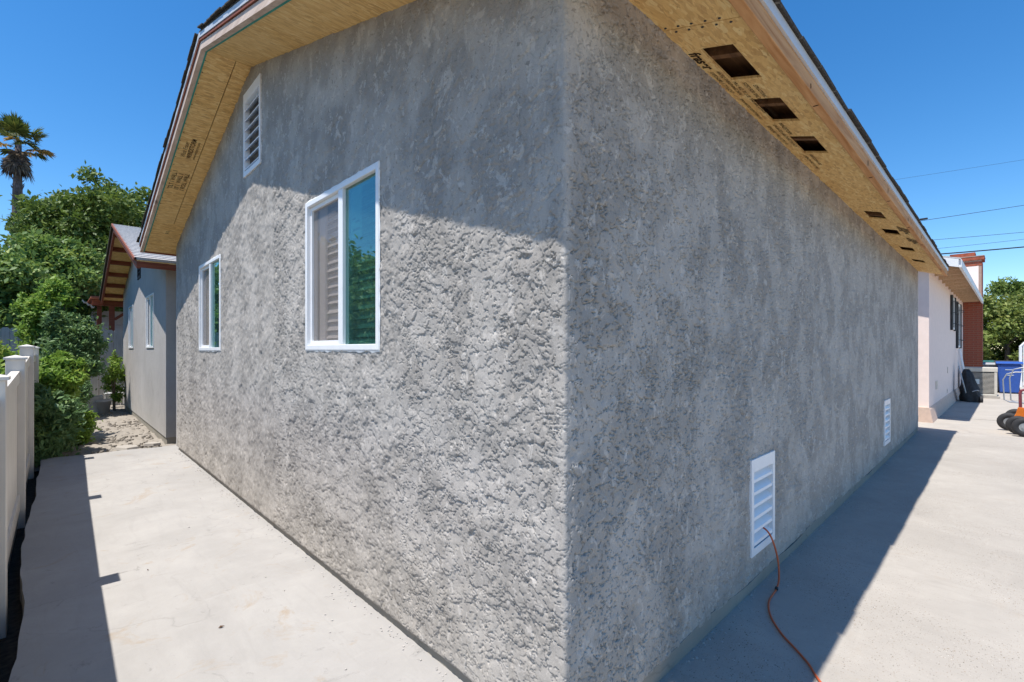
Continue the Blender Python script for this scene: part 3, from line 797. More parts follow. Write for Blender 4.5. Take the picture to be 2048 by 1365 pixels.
# ================================================================== FAR GREY UNIT
h2 = tag(empty('grey_unit', (0, 0, 0)), 'smaller smooth grey stucco unit with exposed red-brown rafters, behind the left wall', 'house')
A0, A1, AP = 7.95, 14.42, 11.25; E2 = 2.66; RT = 3.86; OX = -.40
m2 = (RT - E2) / (AP - 7.50)
z2 = lambda y: RT - m2 * abs(y - AP)                      # roof underside
W3 = (9.20, 10.12, 1.43, 2.39); W4 = (12.20, 13.10, 1.43, 2.39); V2 = (10.95, 11.40, 2.84, 3.30)
mb = MB(); YE_, YA_ = YE, YA
def gable2(mb):
    hs = [shr(W3), shr(W4), V2]
    us = sorted({A0, A1, AP} | {h[0] for h in hs} | {h[1] for h in hs})
    for a, b in zip(us[:-1], us[1:]):
        cuts = sorted([(h[2], h[3]) for h in hs if h[0] <= a + 1e-6 and h[1] >= b - 1e-6]); z = .04; segs = []
        for c, d in cuts: segs.append((z, c)); z = d
        segs.append((z, None))
        for z0, z1 in segs:
            pa, pb = (z2(a) - .02, z2(b) - .02) if z1 is None else (z1, z1)
            mb.prism([(a, z0), (b, z0), (b, pb), (a, pa)], lambda q: (0.0, q[0], q[1]), lambda q: (.12, q[0], q[1]))
gable2(mb)
mb.box((.12, A0, .04), (7, A0 + .12, z2(A0) - .02)).box((.12, A1 - .12, .04), (7, A1, z2(A1) - .02)).box((6.9, A0 + .12, .04), (7, A1 - .12, 2.6))
mb.build('wall', 'stucco_smooth', h2)
MB().box((.015, A0 + .015, -.25), (7, A1 - .015, .045)).build('footing', 'footing', h2)
for w, lb in ((W3, 'white window of the far unit nearer the corner'), (W4, 'white window of the far unit farther back')):
    window(w, h2, detail=False, lab=lb, blinds=False)
MB().box((.35, A0 + .3, .3), (.38, A1 - .3, 2.6)).build('dark_room_sheet', 'dark', h2)  # black sheet in place of the far unit's unlit room
vent('x', V2, 5, h2, mat='dark', lab='small dark attic vent of the far unit')
Y20, Y21 = 7.50, 2 * AP - 7.50
def slope2(y0, y1):
    # deck of separate osb sheets, then shingle courses on top
    for xa, xb in ((OX, .80), (.805, 3.2), (3.205, 7.2)):
        m_ = MB().prism([(y0, z2(y0)), (y1, z2(y1)), (y1, z2(y1) + .014), (y0, z2(y0) + .014)], lambda q: (xa + .004, q[0], q[1]), lambda q: (xb, q[0], q[1]))
        m_.build('deck_panel', 'osb', h2)
    r2 = roof_slope('roof', y0, y1, OX - .02, 7.2, 'shingle_lt', lambda y: z2(y) + .040, h2, 27, .022, .016)
    return r2
ra = slope2(Y20, AP); rb = slope2(Y21, AP)
pos = []
for side in (0, 1):
    yy0, yy1 = (Y20, AP) if side == 0 else (AP, Y21)
    p = [(yy0, z2(yy0) - .105), (yy1, z2(yy1) - .105), (yy1, z2(yy1) - .001), (yy0, z2(yy0) - .001)]
    MB().prism(p, lambda q: (OX, q[0], q[1]), lambda q: (OX + .04, q[0], q[1])).build('barge_board', 'redwood', h2)
    p = [(yy0, z2(yy0) + .0), (yy1, z2(yy1) + .0), (yy1, z2(yy1) + .045), (yy0, z2(yy0) + .045)]
    MB().prism(p, lambda q: (OX - .035, q[0], q[1]), lambda q: (OX - .001, q[0], q[1])).build('roof_trim', 'redwood' if side == 0 else 'shingle', h2)
MB().box((OX + .041, Y20, z2(Y20) - .085), (7.2, Y20 + .04, z2(Y20) - .002)).build('fascia_board', 'redwood', h2)
MB().box((OX + .041, Y21 - .04, z2(Y21) - .13), (7.2, Y21, z2(Y21) - .002)).build('fascia_board', 'redwood', h2)
for k in range(12):
    y = Y20 + .35 + k * .61
    if abs(y - AP) < .12 or y > Y21 - .1: continue
    s_ = -1 if y > AP else 1
    a = math.atan(m2) * s_
    mt = Matrix.Translation((0, y, z2(y))) @ Matrix.Rotation(a, 4, 'X')
    MB().box((OX + .042, -.022, -.092), (.02, .022, -.004), mt).build('outlooker', 'redwood', h2)
# brown patio frame beyond the far unit
pg = tag(empty('patio_frame', (-.10, 16.3, 0)), 'red-brown wooden patio frame with braced post behind the picket fence', 'pergola')
MB().box((-.06, -.06, -.2), (.06, .06, 2.62)).build('post', 'redwood', pg)
MB().box((-.30, .22, -.2), (-.20, .32, 2.62)).build('post', 'redwood', pg)
MB().box((-.42, -.07, 2.622), (2.6, .07, 2.78)).build('beam', 'redwood', pg)
MB().tube([(.06, 0, 2.25), (.5, 0, 2.62)], .045, 4).build('brace', 'redwood', pg)
MB().box((-.46, -.7, 2.785), (2.6, 2.6, 2.82)).build('roof_board', 'redwood', pg)
gt = tag(empty('awning_edge', (-.62, 15.75, 2.72)), 'small white corrugated awning end poking out by the red-brown frame', 'awning')
mb = MB()
for k in range(6):
    x0 = k * .04; mb.prism([(0, 0), (.5, 0), (.5, .006), (0, .006)], lambda q: (x0 - .1, q[0], q[1] - .035 * (k % 2) + .0 - k * .03), lambda q: (x0 + .04 - .1, q[0], q[1] - .035 * ((k + 1) % 2) - (k + 1) * .03))
mb.build('sheet', 'metalwhite', gt)

# ================================================================== FENCES, LEFT SIDE
vf = tag(empty('vinyl_fence', (-1.42, .6, 0)), 'cream vinyl fence with square posts along the left edge of the patio', 'fence')
FX = -1.415; PY = [.6, 2.8, 5.0, 7.2, 9.4]; PZ = [1.20, 1.235, 1.315, 1.425, 1.42]
for y, z in zip(PY, PZ):
    p = MB().box((FX - .12, y - .06, -.35), (FX, y + .06, z)).build('post', 'cream', vf, bevel=.004); p.location = (1.42, -.6, 0)
    c = MB().add([(FX - .132, y - .072, z), (FX + .012, y - .072, z), (FX + .012, y + .072, z), (FX - .132, y + .072, z), (FX - .132, y - .072, z + .018), (FX + .012, y - .072, z + .018), (FX + .012, y + .072, z + .018), (FX - .132, y + .072, z + .018), (FX - .06, y, z + .04)],
                 [(0, 3, 2, 1), (0, 1, 5, 4), (1, 2, 6, 5), (2, 3, 7, 6), (3, 0, 4, 7), (4, 5, 8), (5, 6, 8), (6, 7, 8), (7, 4, 8)]).build('cap', 'cream', p)
for (ya, za), (yb, zb_) in zip(list(zip(PY, PZ))[:-1], list(zip(PY, PZ))[1:]):
    a, b = ya + .061, yb - .061; ta, tb = za - .10, zb_ - .10
    for lo, hi in ((-.10, 0), (-ta + .02, -ta + .14)):
        r0 = MB().prism([(a, max(ta + lo, -.3)), (b, max(tb + lo, -.3)), (b, tb + hi), (a, ta + hi)] if hi == 0 else [(a, .0), (b, .0), (b, .14), (a, .14)], lambda q: (FX - .085, q[0], q[1]), lambda q: (FX - .032, q[0], q[1])).build('rail', 'cream', vf); r0.location = (1.42, -.6, 0)
    nb = 14; wb = (b - a) / nb
    for k in range(nb):
        y0, y1 = a + k * wb + .0002, a + (k + 1) * wb - .0002
        zt_ = ta + (tb - ta) * (k + .5) / nb - .10
        r0 = MB().box((FX - .07, y0, -.3), (FX - .048, y1, zt_)).build('board', 'cream', vf, bevel=.005); r0.location = (1.42, -.6, 0)
# grey picket fence at the end of the side yard
pf = tag(empty('picket_fence', (-.5, 15.35, 0)), 'weathered grey dog-eared picket fence closing the end of the side yard', 'fence')
for k in range(20):
    x = -2.3 + k * .145; z = 1.93 + rs.uniform(-.012, .012)
    p = [(0, -.15), (.138, -.15), (.138, z - .04), (.11, z), (.028, z), (0, z - .04)]
    o = MB().prism(p, lambda q: (q[0], 0, q[1]), lambda q: (q[0], .02, q[1])).build('picket', 'picket', pf); o.location = (x + .5, rs.uniform(-.006, .006), 0)
for z in (.35, 1.0, 1.6): MB().box((-1.8, .028, z), (1.1, .065, z + .09)).build('rail', 'picket', pf)
bw = tag(empty('block_wall', (0, 18.6, 0)), 'pale block wall with lattice panel on top, behind the picket fence', 'wall')
MB().box((-5, 0, -.3), (4.5, .15, 2.18)).build('wall', 'wallwhite', bw)
lt = MB().box((-2.6, .03, 2.185), (-2.55, .10, 2.75)).box((-.45, .03, 2.185), (-.40, .10, 2.75)).box((-2.55, .03, 2.70), (-.45, .10, 2.75)).build('lattice_frame', 'whitewood', bw)
for k in range(22):
    x = -2.55 + k * .11
    for sgn in (1, -1):
        xa, xb = (x - .26, x + .26) if sgn > 0 else (x + .26, x - .26)
        p = [Vector((xa, .05 + .012 * sgn, 2.19)), Vector((xb, .05 + .012 * sgn, 2.70))]
        if min(xa, xb) < -2.55 or max(xa, xb) > -.45: continue
        MB().tube(p, .017, 4).build('slat', 'whitewood', lt)
MB().box((-.40, .01, 2.185), (4.5, .14, 2.62)).build('upper_wall', 'wallwhite', bw)

# ================================================================== VEGETATION
def leaf_arrays(pts, size, rng, up=.35, aspect=.5, fold=.25, outward=None):
    n = len(pts)
    d = rng.normal(size=(n, 3)); d[:, 2] += up * .2
    if outward is not None: d += outward * .9
    d /= np.linalg.norm(d, axis=1)[:, None]
    nr = rng.normal(size=(n, 3)); nr[:, 2] += up * 3
    if outward is not None: nr += outward * 1.2
    s = np.cross(nr, d); s /= (np.linalg.norm(s, axis=1)[:, None] + 1e-9); nn = np.cross(d, s)
    L_ = (size * rng.uniform(.6, 1.35, n))[:, None]
    base = pts - d * L_ * .5; tip = pts + d * L_ * .5
    mid = pts - d * L_ * .05
    l = mid + s * L_ * aspect * .5 + nn * L_ * fold * .25; r = mid - s * L_ * aspect * .5 + nn * L_ * fold * .25
    V = np.stack([base, r, tip, l], 1).reshape(-1, 3)
    i = np.arange(n)[:, None] * 4
    F = np.concatenate([i + [0, 1, 2], i + [0, 2, 3]], 1).reshape(-1, 3)
    return V, F
def foliage(name, clumps, per, size, mat, parent, seed, flat=.8, aspect=.5, loose=.35):
    """clumps: array (n,4) centre + radius; leaves fill each clump, denser near its skin"""
    rng = np.random.default_rng(seed); cl = np.asarray(clumps, float)
    w = cl[:, 3] ** 2; cnt = np.maximum(8, (per * len(cl) * w / w.sum())).astype(int)
    ci = np.repeat(np.arange(len(cl)), cnt); n = len(ci)
    u = rng.normal(size=(n, 3)); u /= np.linalg.norm(u, axis=1)[:, None]
    rad = rng.random(n) ** .45
    off = u * rad[:, None] * cl[ci, 3][:, None]; off[:, 2] *= flat
    off *= (1 + loose * rng.normal(size=(n, 1)) * (rng.random((n, 1)) < .25))
    pts = cl[ci, :3] + off
    V, F = leaf_arrays(pts, size, rng, aspect=aspect, outward=u)
    ct = rng.random(len(cl)); rnd = np.clip(.25 * ct[ci] + .55 * rng.random(n) + .25 * (u[:, 2] * .5 + .5) * rng.random(n), 0, 1)
    return link(name, np_mesh(name, V, tris=F, rnd=np.repeat(rnd, 2)), mat, parent)
def blob_clumps(c, r, n, cr, seed, skin=.55, zmin=-9, lump=.25):
    rng = np.random.default_rng(seed); out = []
    k = 0
    while len(out) < n and k < n * 40:
        k += 1
        u = rng.normal(size=3); u /= np.linalg.norm(u); q = skin + (1 - skin) * rng.random() ** .7
        th = math.atan2(u[1], u[0]); bulge = 1 + lump * math.sin(3 * th + seed) * math.cos(4 * u[2] + seed * .7) + .12 * rng.normal()
        p = np.array(c) + u * np.array(r) * q * min(bulge, 1.14)
        if p[2] < zmin: continue
        out.append((*p, cr * rng.uniform(.6, 1.35)))
    return out
def trunk(parent, base, top, r0, r1, limbs, seed, mat='bark'):
    rg_ = random.Random(seed); mb = MB(); base, top = Vector(base), Vector(top)
    pts = [base.lerp(top, t) + Vector((rg_.uniform(-1, 1), rg_.uniform(-1, 1), 0)) * r0 * .5 * (0 < t < 1) for t in (0, .25, .5, .75, 1)]
    mb.tube(pts, [r0 * 1.25, r0, r0 * .85, (r0 + r1) / 2, r1], 9)
    for (t, tgt) in limbs:
        p = base.lerp(top, t); tg = Vector(tgt); md = p.lerp(tg, .5) + Vector((0, 0, (tg - p).length * .08))
        mb.tube([p, md, tg], [r0 * .5, r0 * .35, r0 * .12], 6)
    return mb.build('trunk', mat, parent, smooth=True)
def tree(name, label, cat, base, c, r, n, cr, per, leaf, mat, seed, group=None, skin=.5, aspect=.5, zmin=-9, tr=.14, extra=()):
    o = tag(empty(name, base), label, cat, group)
    cl = [(p[0] - base[0], p[1] - base[1], p[2] - base[2], p[3]) for p in blob_clumps(c, r, n, cr, seed, skin, zmin)] + [(e[0] - base[0], e[1] - base[1], e[2] - base[2], e[3]) for e in extra]
    foliage('crown', cl, per, leaf, mat, o, seed + 1, aspect=aspect)
    rg_ = random.Random(seed); lim = [(rg_.uniform(.45, .95), cl[rg_.randrange(len(cl))][:3]) for _ in range(9)]
    trunk(o, (0, 0, -.2), (c[0] - base[0], c[1] - base[1], (c[2] - base[2]) + r[2] * .2), tr, tr * .4, lim, seed)
    return o
tree('broadleaf_tree', 'tall dense green tree rising behind the far grey unit', 'tree', (.6, 23.6, 0), (.62, 23.4, 5.0), (2.5, 2.5, 2.9), 150, .62, 330, .19, 'leaf_dark', 21, skin=.45, tr=.22,
     extra=[(1.3, 23.0, 7.6, .5), (1.9, 22.8, 7.1, .55), (.2, 23.2, 7.7, .45)])
tree('broadleaf_tree', 'dark rounded tree tucked between the palm trunk and the tall dense tree', 'tree', (-2.0, 27.5, 0), (-1.5, 27.0, 6.2), (1.0, 1.2, 1.7), 45, .5, 260, .2, 'leaf_dark', 25, tr=.16)
tree('broadleaf_tree', 'pale green tree behind the fence at far left, below the palm', 'tree', (-2.3, 19.4, 0), (-2.15, 19.2, 2.75), (1.35, 1.6, 1.85), 110, .48, 300, .17, 'leaf_mid', 31, tr=.13)
tree('broadleaf_tree', 'leafy mid-green tree in front of the dense tree, left of the far unit', 'tree', (-1.05, 19.3, 0), (-.95, 19.3, 3.1), (.95, 1.1, 1.75), 90, .42, 300, .15, 'leaf_mid', 35, tr=.11)
# shrubs along the fence
def shrub(name, label, base, c, r, n, cr, per, leaf, mat, seed, group=None, stems=5, aspect=.5):
    o = tag(empty(name, base), label, 'shrub', group)
    cl = [(p[0] - base[0], p[1] - base[1], p[2] - base[2], p[3]) for p in blob_clumps(c, r, n, cr, seed, .3, base[2] + .04, .3)]
    rg_ = random.Random(seed); tops = sorted(cl, key=lambda t: -t[2])[:max(6, len(cl) // 3)]
    for k in range(10):
        t = rg_.choice(tops); ln = rg_.uniform(.12, .42) * r[2]; dx, dy = rg_.uniform(-.25, .25), rg_.uniform(-.25, .25)
        for j in range(5): cl.append((t[0] + dx * ln * j / 4, t[1] + dy * ln * j / 4, t[2] + ln * j / 4 + .03, cr * (.62 - .09 * j)))
    foliage('foliage', cl, int(per * 1.35), leaf * .8, mat, o, seed + 1, aspect=.42, loose=.5)
    for k in range(stems):
        t = cl[rg_.randrange(len(cl))]
        MB().tube([(rg_.uniform(-.04, .04), rg_.uniform(-.04, .04), -.05), (t[0] * .4, t[1] * .4, t[2] * .55), t[:3]], [.014, .011, .005], 6).build('stem', 'bark', o)
    return o
shrub('potted_shrub', 'big bushy shrub with glossy leaves in front of the picket fence', (-1.0, 13.3, 0), (-.98, 13.1, 1.45), (.42, .7, .80), 70, .21, 190, .12, 'leaf_shrub', 41)
shrub('potted_shrub', 'taller yellow-tipped shrub behind the big bushy shrub', (-1.35, 13.8, 0), (-1.32, 13.8, 2.0), (.36, .5, 1.05), 60, .20, 190, .12, 'leaf_lime', 45)
shrub('potted_shrub', 'bright lime-leaved shrub beside the last vinyl fence post', (-1.16, 9.9, 0), (-1.14, 9.8, .95), (.24, .45, .42), 34, .15, 130, .12, 'leaf_lime', 51)
shrub('low_shrub', 'dark low leafy plant sprawling over the left edge of the patio', (-1.36, 8.0, -.1), (-1.33, 8.0, .32), (.26, .62, .46), 46, .16, 150, .10, 'leaf_shrub', 55)
shrub('low_shrub', 'small green plant spilling over dirt below the lime-leaved shrub', (-1.05, 9.0, -.08), (-1.05, 9.0, .16), (.22, .4, .28), 26, .12, 110, .09, 'leaf_lime', 59)
shrub('low_shrub', 'small grey-green plant between the grey pot and the pale planter', (-.92, 12.2, -.05), (-.92, 12.2, .42), (.16, .24, .36), 22, .12, 110, .09, 'leaf_shrub', 63)
shrub('low_shrub', 'thin yellow-green plant growing against the far unit corner', (-.22, 14.0, -.05), (-.20, 14.0, .72), (.20, .35, .70), 24, .11, 34, .09, 'leaf_lime', 67)
shrub('low_shrub', 'lime foliage peeking over the vinyl fence from next door', (-2.0, 8.6, -.2), (-1.95, 8.8, 1.1), (.28, 1.0, .45), 40, .18, 130, .12, 'leaf_lime', 71)
# neighbour's trees past the fence: they show in the window glass
tree('broadleaf_tree', "neighbour's leafy tree past the vinyl fence, mirrored in the near window", 'tree', (-5.2, 11.5, 0), (-5.2, 11.5, 2.4), (2.1, 2.6, 1.9), 100, .55, 200, .2, 'leaf_mid', 81, tr=.15)
tree('broadleaf_tree', "neighbour's darker tree past the vinyl fence, mirrored low in the near window", 'tree', (-4.6, 7.0, 0), (-4.6, 7.0, 1.6), (1.5, 2.2, 1.35), 70, .5, 200, .18, 'leaf_dark', 85, tr=.12)
# pots
def pot(label, loc, r0, r1, h, mat):
    o = MB().lathe([(r0, 0), (r1, h - .05), (r1 + .02, h - .05), (r1 + .02, h), (r1 - .02, h), (r1 - .03, h - .06), (.01, h - .06)], 22).build('plant_pot', mat, None, True)
    o.location = loc; return tag(o, label, 'pot', 'pots in the side yard')
pot('wide grey plastic plant pot under the lime-leaved shrub', (-1.08, 11.3, -.1), .17, .24, .42, 'pot')
pot('small white bucket standing at the end of the pale planter', (-.42, 13.5, -.09), .09, .13, .33, 'planter')
pl_ = tag(empty('planter_box', (-.68, 13.7, -.08)), 'long pale planter box under the big bushy shrub', 'planter')
MB().box((-.25, -.16, 0), (.25, -.135, .40)).box((-.25, .135, 0), (.25, .16, .40)).box((-.25, -.135, 0), (-.225, .135, .40)).box((.225, -.135, 0), (.25, .135, .40)).box((-.225, -.135, .02), (.225, .135, .3)).build('box', 'planter', pl_, bevel=.006)
tm = MB().box((-.23, -.145, .402), (.23, .145, .408)); 
cr_ = tag(empty('low_rack', (-.05, 14.7, -.08)), 'low white slatted rack on dirt by the far unit corner', 'rack')
for k in range(4): MB().box((-.3, -.2 + k * .11, .36), (.2, -.13 + k * .11, .385)).build('slat', 'whitewood', cr_)
for x in (-.28, .16):
    for y in (-.18, .16): MB().box((x, y, 0), (x + .04, y + .04, .36)).build('leg', 'whitewood', cr_)

# palm
pm = tag(empty('palm_tree', (-2.46, 29.36, .25)), 'tall fan palm with a brown skirt of dead fronds, far left', 'palm tree')
pm.scale = (.82, .82, 1)
pts = [(0, 0, -.8), (.05, 0, 3), (-.03, .02, 6), (.0, 0, 8.2), (.03, 0, 10.3)]
MB().tube(pts, [.33, .25, .22, .20, .13], 14).build('trunk', 'palm_bark', pm, True)
stb = MB()
for k in range(200):
    z = rg.uniform(4, 9.3); a = rg.random() * 6.28; r = .20
    p = Vector((r * math.cos(a), r * math.sin(a), z)); stb.tube([p, p + Vector((.07 * math.cos(a), .07 * math.sin(a), .10))], [.03, .008], 4)
s_ = stb.build('leaf_base', 'palm_bark', pm); s_['kind'] = 'stuff'
def fan_frond(el, az, length, rad, mat, seed, droop=.3):
    rg_ = random.Random(seed); V = []; F = []; rn = []
    d = Vector((math.cos(az) * math.cos(el), math.sin(az) * math.cos(el), math.sin(el)))
    side = d.cross(Vector((0, 0, 1))).normalized(); nup = side.cross(d).normalized()
    p0 = Vector((0, 0, 10.25)); hub = p0 + d * length + Vector((0, 0, -.12 * droop * length))
    w = .018
    V += [p0 + side * w, p0 - side * w, hub - side * w * .6, hub + side * w * .6]; F += [(0, 1, 2), (0, 2, 3)]; rn += [.9, .9]
    n = 26
    for k in range(n):
        a = -1.75 + 3.5 * k / (n - 1)
        dr = (d * math.cos(a) + side * math.sin(a) + nup * rg_.uniform(-.10, .14)).normalized()
        ln = rad * (1 - .18 * abs(a) / 1.75) * rg_.uniform(.85, 1.1)
        dn = Vector((0, 0, -1))
        m_ = hub + dr * ln * .6 + dn * droop * ln * .10; t = hub + dr * ln + dn * droop * ln * rg_.uniform(.25, .55)
        sw = dr.cross(nup).normalized() * ln * .065
        i = len(V); V += [hub, m_ + sw, t, m_ - sw]; F += [(i, i + 1, i + 2), (i, i + 2, i + 3)]; rv = rg_.random(); rn += [rv, rv]
    link('frond', np_mesh('frond', np.array([tuple(v) for v in V]), tris=np.array(F), rnd=rn), mat, pm)
for k in range(20): fan_frond(rg.uniform(.45, 1.5), rg.random() * 6.28, rg.uniform(.55, .95), rg.uniform(.55, .78), 'palm_green', k)
for k in range(11): fan_frond(rg.uniform(-.35, .25), k * .57 + rg.random() * .4, rg.uniform(.7, 1.0), rg.uniform(.45, .65), 'palm_yellow' if k % 3 else 'palm_green', 40 + k, .8)
for k in range(30): fan_frond(rg.uniform(-1.42, -1.12), k * .61, rg.uniform(.25, .95), rg.uniform(.45, .75), 'palm_dead', 80 + k, .5)

# right side hedge, flowers, trees
hg = tag(empty('flowering_hedge', (33, -1.2, 0)), 'tall flowering hedge with pink and red blooms behind the bins', 'hedge')
cl = blob_clumps((0, .2, 1.6), (2.6, 3.4, 2.45), 190, .55, 91, .5, -.2, .15)
foliage('foliage', cl, 210, .20, 'leaf_hedge', hg, 92)
fl = [(p[0] - 1.0, p[1], p[2], .16) for p in cl if p[0] < -.6 and .8 < p[2] < 2.4][:12]
foliage('blossom', fl, 30, .13, 'flower', hg, 93)
trunk(hg, (0, 0, -.2), (0, 0, 2.4), .12, .05, [(.6, (-.8, .8, 2.4)), (.7, (.5, -1, 2.6))], 94)
tree('broadleaf_tree', 'distant dark green tree above the right end of the flowering hedge', 'tree', (44.5, -2.9, 0), (44.5, -3.0, 4.6), (2.2, 2.6, 1.45), 70, .6, 220, .24, 'leaf_dark', 97, tr=.2)
tree('broadleaf_tree', 'sparse tree tip showing over the pale house roof', 'tree', (31, 2.6, 0), (31, 2.55, 5.6), (.9, .9, 1.2), 16, .38, 70, .16, 'leaf_dark', 99, tr=.1)

# ================================================================== PALE HOUSE AND RIGHT SIDE
ph = tag(empty('pale_pink_house', (11.55, .02, -.075), -.009), 'pale pink stucco house with white eaves and brick chimney beyond the shaded wall', 'house')
MB().box((0, 0, .12), (9.9, .14, 3.3)).box((0, .14, .12), (.14, 6.5, 3.3)).box((9.76, .14, .12), (9.9, 6.5, 3.3)).box((.14, 6.36, .12), (9.76, 6.5, 3.3)).build('wall', 'pink', ph)
MB().prism([(0, 0), (0, .0), (0, .0)], lambda q: q + (0,), lambda q: q + (.01,)) if False else None
MB().prism([(-.07, 0), (.16, 0), (.16, .30), (.0, .30), (-.02, .26)], lambda q: (-.06, q[0], q[1]), lambda q: (9.9, q[0], q[1])).build('base_course', 'pinkbase', ph)
MB().prism([(-.05, 0), (.0, 0), (.0, .26)], lambda q: (q[0], .17, q[1]), lambda q: (q[0], 6.5, q[1])).build('base_course', 'pinkbase', ph)
pm_ = .30; PE = 3.18; PYE = -.46; PAP = 3.25
pz = lambda y: PE + pm_ * ((y if y < PAP else 2 * PAP - y) - PYE)
for y0, y1 in ((PYE, PAP), (PAP, 2 * PAP - PYE)):
    n = 0
    yy = [y0 + (y1 - y0) * k / 28 for k in range(29)]
    for a, b in zip(yy[:-1], yy[1:]):
        if not (a < .3): continue
        MB().prism([(a + .003, pz(a)), (b - .003, pz(b)), (b - .003, pz(b) + .02), (a + .003, pz(a) + .02)], lambda q: (-.36, q[0], q[1]), lambda q: (10.0, q[0], q[1])).build('eave_plank', 'plank', ph)
    roof_slope('roof', y0 - (.03 if y0 == PYE else -.0), y1, -.40, 10.0, 'shingle_lt', lambda y: pz(y) + .045, ph, 24, .022, .012)
    MB().prism([(y0, pz(y0) - .13), (y1, pz(y1) - .13), (y1, pz(y1) + .02), (y0, pz(y0) + .02)], lambda q: (-.40, q[0], q[1]), lambda q: (-.362, q[0], q[1])).build('barge_board', 'whitewood', ph)
MB().box((-.361, PYE - .04, PE - .13), (10.0, PYE - .001, PE + .02)).build('fascia_board', 'whitewood', ph)
mb = MB().prism([(0, 3.28), (6.5, 3.28), (PAP, pz(PAP))], lambda q: (.02, q[0], q[1]), lambda q: (.12, q[0], q[1])).build('gable_wall', 'pink', ph)
for k in range(12):
    x = .2 + k * .82; MB().box((x, PYE + .02, PE - .10), (x + .05, .02, PE - .001)).build('rafter_tail', 'plank', ph)
for (x0, x1, z0, z1, lb) in ((5.1, 5.9, 2.05, 2.95, 'small dark framed window of the pale house'), (7.0, 8.1, 1.55, 2.9, 'taller dark framed window of the pale house nearest the chimney')):
    w = MB().box((x0, -.03, z0), (x0 + .06, .02, z1)).box((x1 - .06, -.03, z0), (x1, .02, z1)).box((x0 + .06, -.029, z0), (x1 - .06, .02, z0 + .06)).box((x0 + .06, -.029, z1 - .06), (x1 - .06, .02, z1)).build('window', 'whitewood', ph); w['label'] = lb
    MB().box((x0 + .06, -.010, z0 + .06), (x1 - .06, -.002, z1 - .06)).build('pane', 'glass_dark', w)
    for xa in (x0 - .26, x1 + .01): MB().box((xa, -.05, z0 - .03), (xa + .25, -.004, z1 + .03)).build('shutter', 'dark', w)
    for k in range(3):
        z = z0 + (z1 - z0) * (k + .5) / 3; MB().tube([(x0 - .01, -.02, z), (x0 - .01, -.12, z), (x1 + .01, -.12, z), (x1 + .01, -.02, z)], .008, 5).build('guard_bar', 'dark', w)
for (x, z, s) in ((1.2, .60, .10), (1.42, .60, .10), (4.0, .86, .09), (3.9, .36, .05)):
    MB().box((x, -.012, z), (x + s, -.002, z + s * 1.8)).build('wall_box', 'ac', ph)
# chimney
ch = MB().box((9.93, -.46, .0), (10.72, .5, 4.55)).build('chimney', 'mortar', ph)
bk = MB().box((0, 0, 0), (.012, .205, .062)).mesh('brick'); bk.materials.append(M['brick'])
for r in range(62):
    z = .02 + r * .0735
    if z > 4.48: break
    for c in range(5):
        y = -.47 + c * .2175 - (.108 if r % 2 else 0)
        ya, yb = max(y, -.468), min(y + .205, .50)
        if yb - ya < .03: continue
        if 3.28 < z < 4.30 and yb > -.40: continue
        o = link('brick', bk, None, ch); o.location = (9.919, ya, z); o.scale = (1, (yb - ya) / .205, 1)
MB().box((9.918, -.385, 3.30), (9.929, .5, 4.34)).build('pale_panel', 'pink', ch)  # pale sheet over the upper brick face
bk2 = MB().box((0, 0, 0), (.205, .012, .062)).mesh('brick'); bk2.materials.append(M['brick'])
for r in range(62):
    z = .02 + r * .0735
    if z > 4.48: break
    for c in range(4):
        o = link('brick', bk2, None, ch); o.location = (9.92 + c * .2 - (.0 if r % 2 else 0), -.471, z)
MB().box((9.87, -.52, 4.552), (10.78, .56, 4.66)).build('cap', 'brick', ch)
MB().box((9.86, -.53, 4.662), (10.79, .57, 4.69)).build('cap', 'mortar', ch)
MB().box((10.05, -.30, 4.692), (10.6, .35, 4.84)).build('flue', 'brick', ch)
sp_ = tag(empty('solar_panel', (16.0, 1.2, 0)), 'dark solar panel tilted on the pale house roof', 'solar panel')
mt = Matrix.Translation((0, 0, pz(1.0) + .12)) @ Matrix.Rotation(math.atan(pm_), 4, 'X')
MB().box((-.9, -.8, 0), (3.4, .9, .04), mt).build('panel', 'solar', sp_, bevel=.004)
for x in (-.5, 2.9): MB().box((x, -.5, -.12), (x + .05, .6, -.002), mt).build('bracket', 'steel', sp_)

# air conditioner
ac = tag(empty('air_conditioner', (19.5, -.55, -.075)), 'beige air conditioner unit with louvred sides in front of the chimney', 'air conditioner')
MB().box((-.42, -.42, 0), (.42, .42, .07)).build('pad', 'old_concrete', ac)
MB().box((-.34, -.34, .075), (.34, .34, .80)).build('coil', 'dark', ac)
MB().box((-.37, -.37, .80), (.37, .37, .93)).box((-.36, -.36, .07), (.36, .36, .13)).build('casing', 'ac', ac, bevel=.012)
for sx in (-1, 1):
    for sy in (-1, 1): MB().box((sx * .33 - .03, sy * .33 - .03, .13), (sx * .33 + .03, sy * .33 + .03, .80)).build('corner_post', 'ac', ac)
for k in range(17):
    z = .16 + k * .037
    MB().box((-.352, -.30, z), (-.342, .30, z + .014)).box((.342, -.30, z), (.352, .30, z + .014)).box((-.30, -.352, z), (.30, -.342, z + .014)).box((-.30, .342, z), (.30, .352, z + .014)).build('louvre', 'ac', ac)
MB().box((-.362, .02, .42), (-.353, .20, .58)).build('panel_label', 'paperwhite', ac)

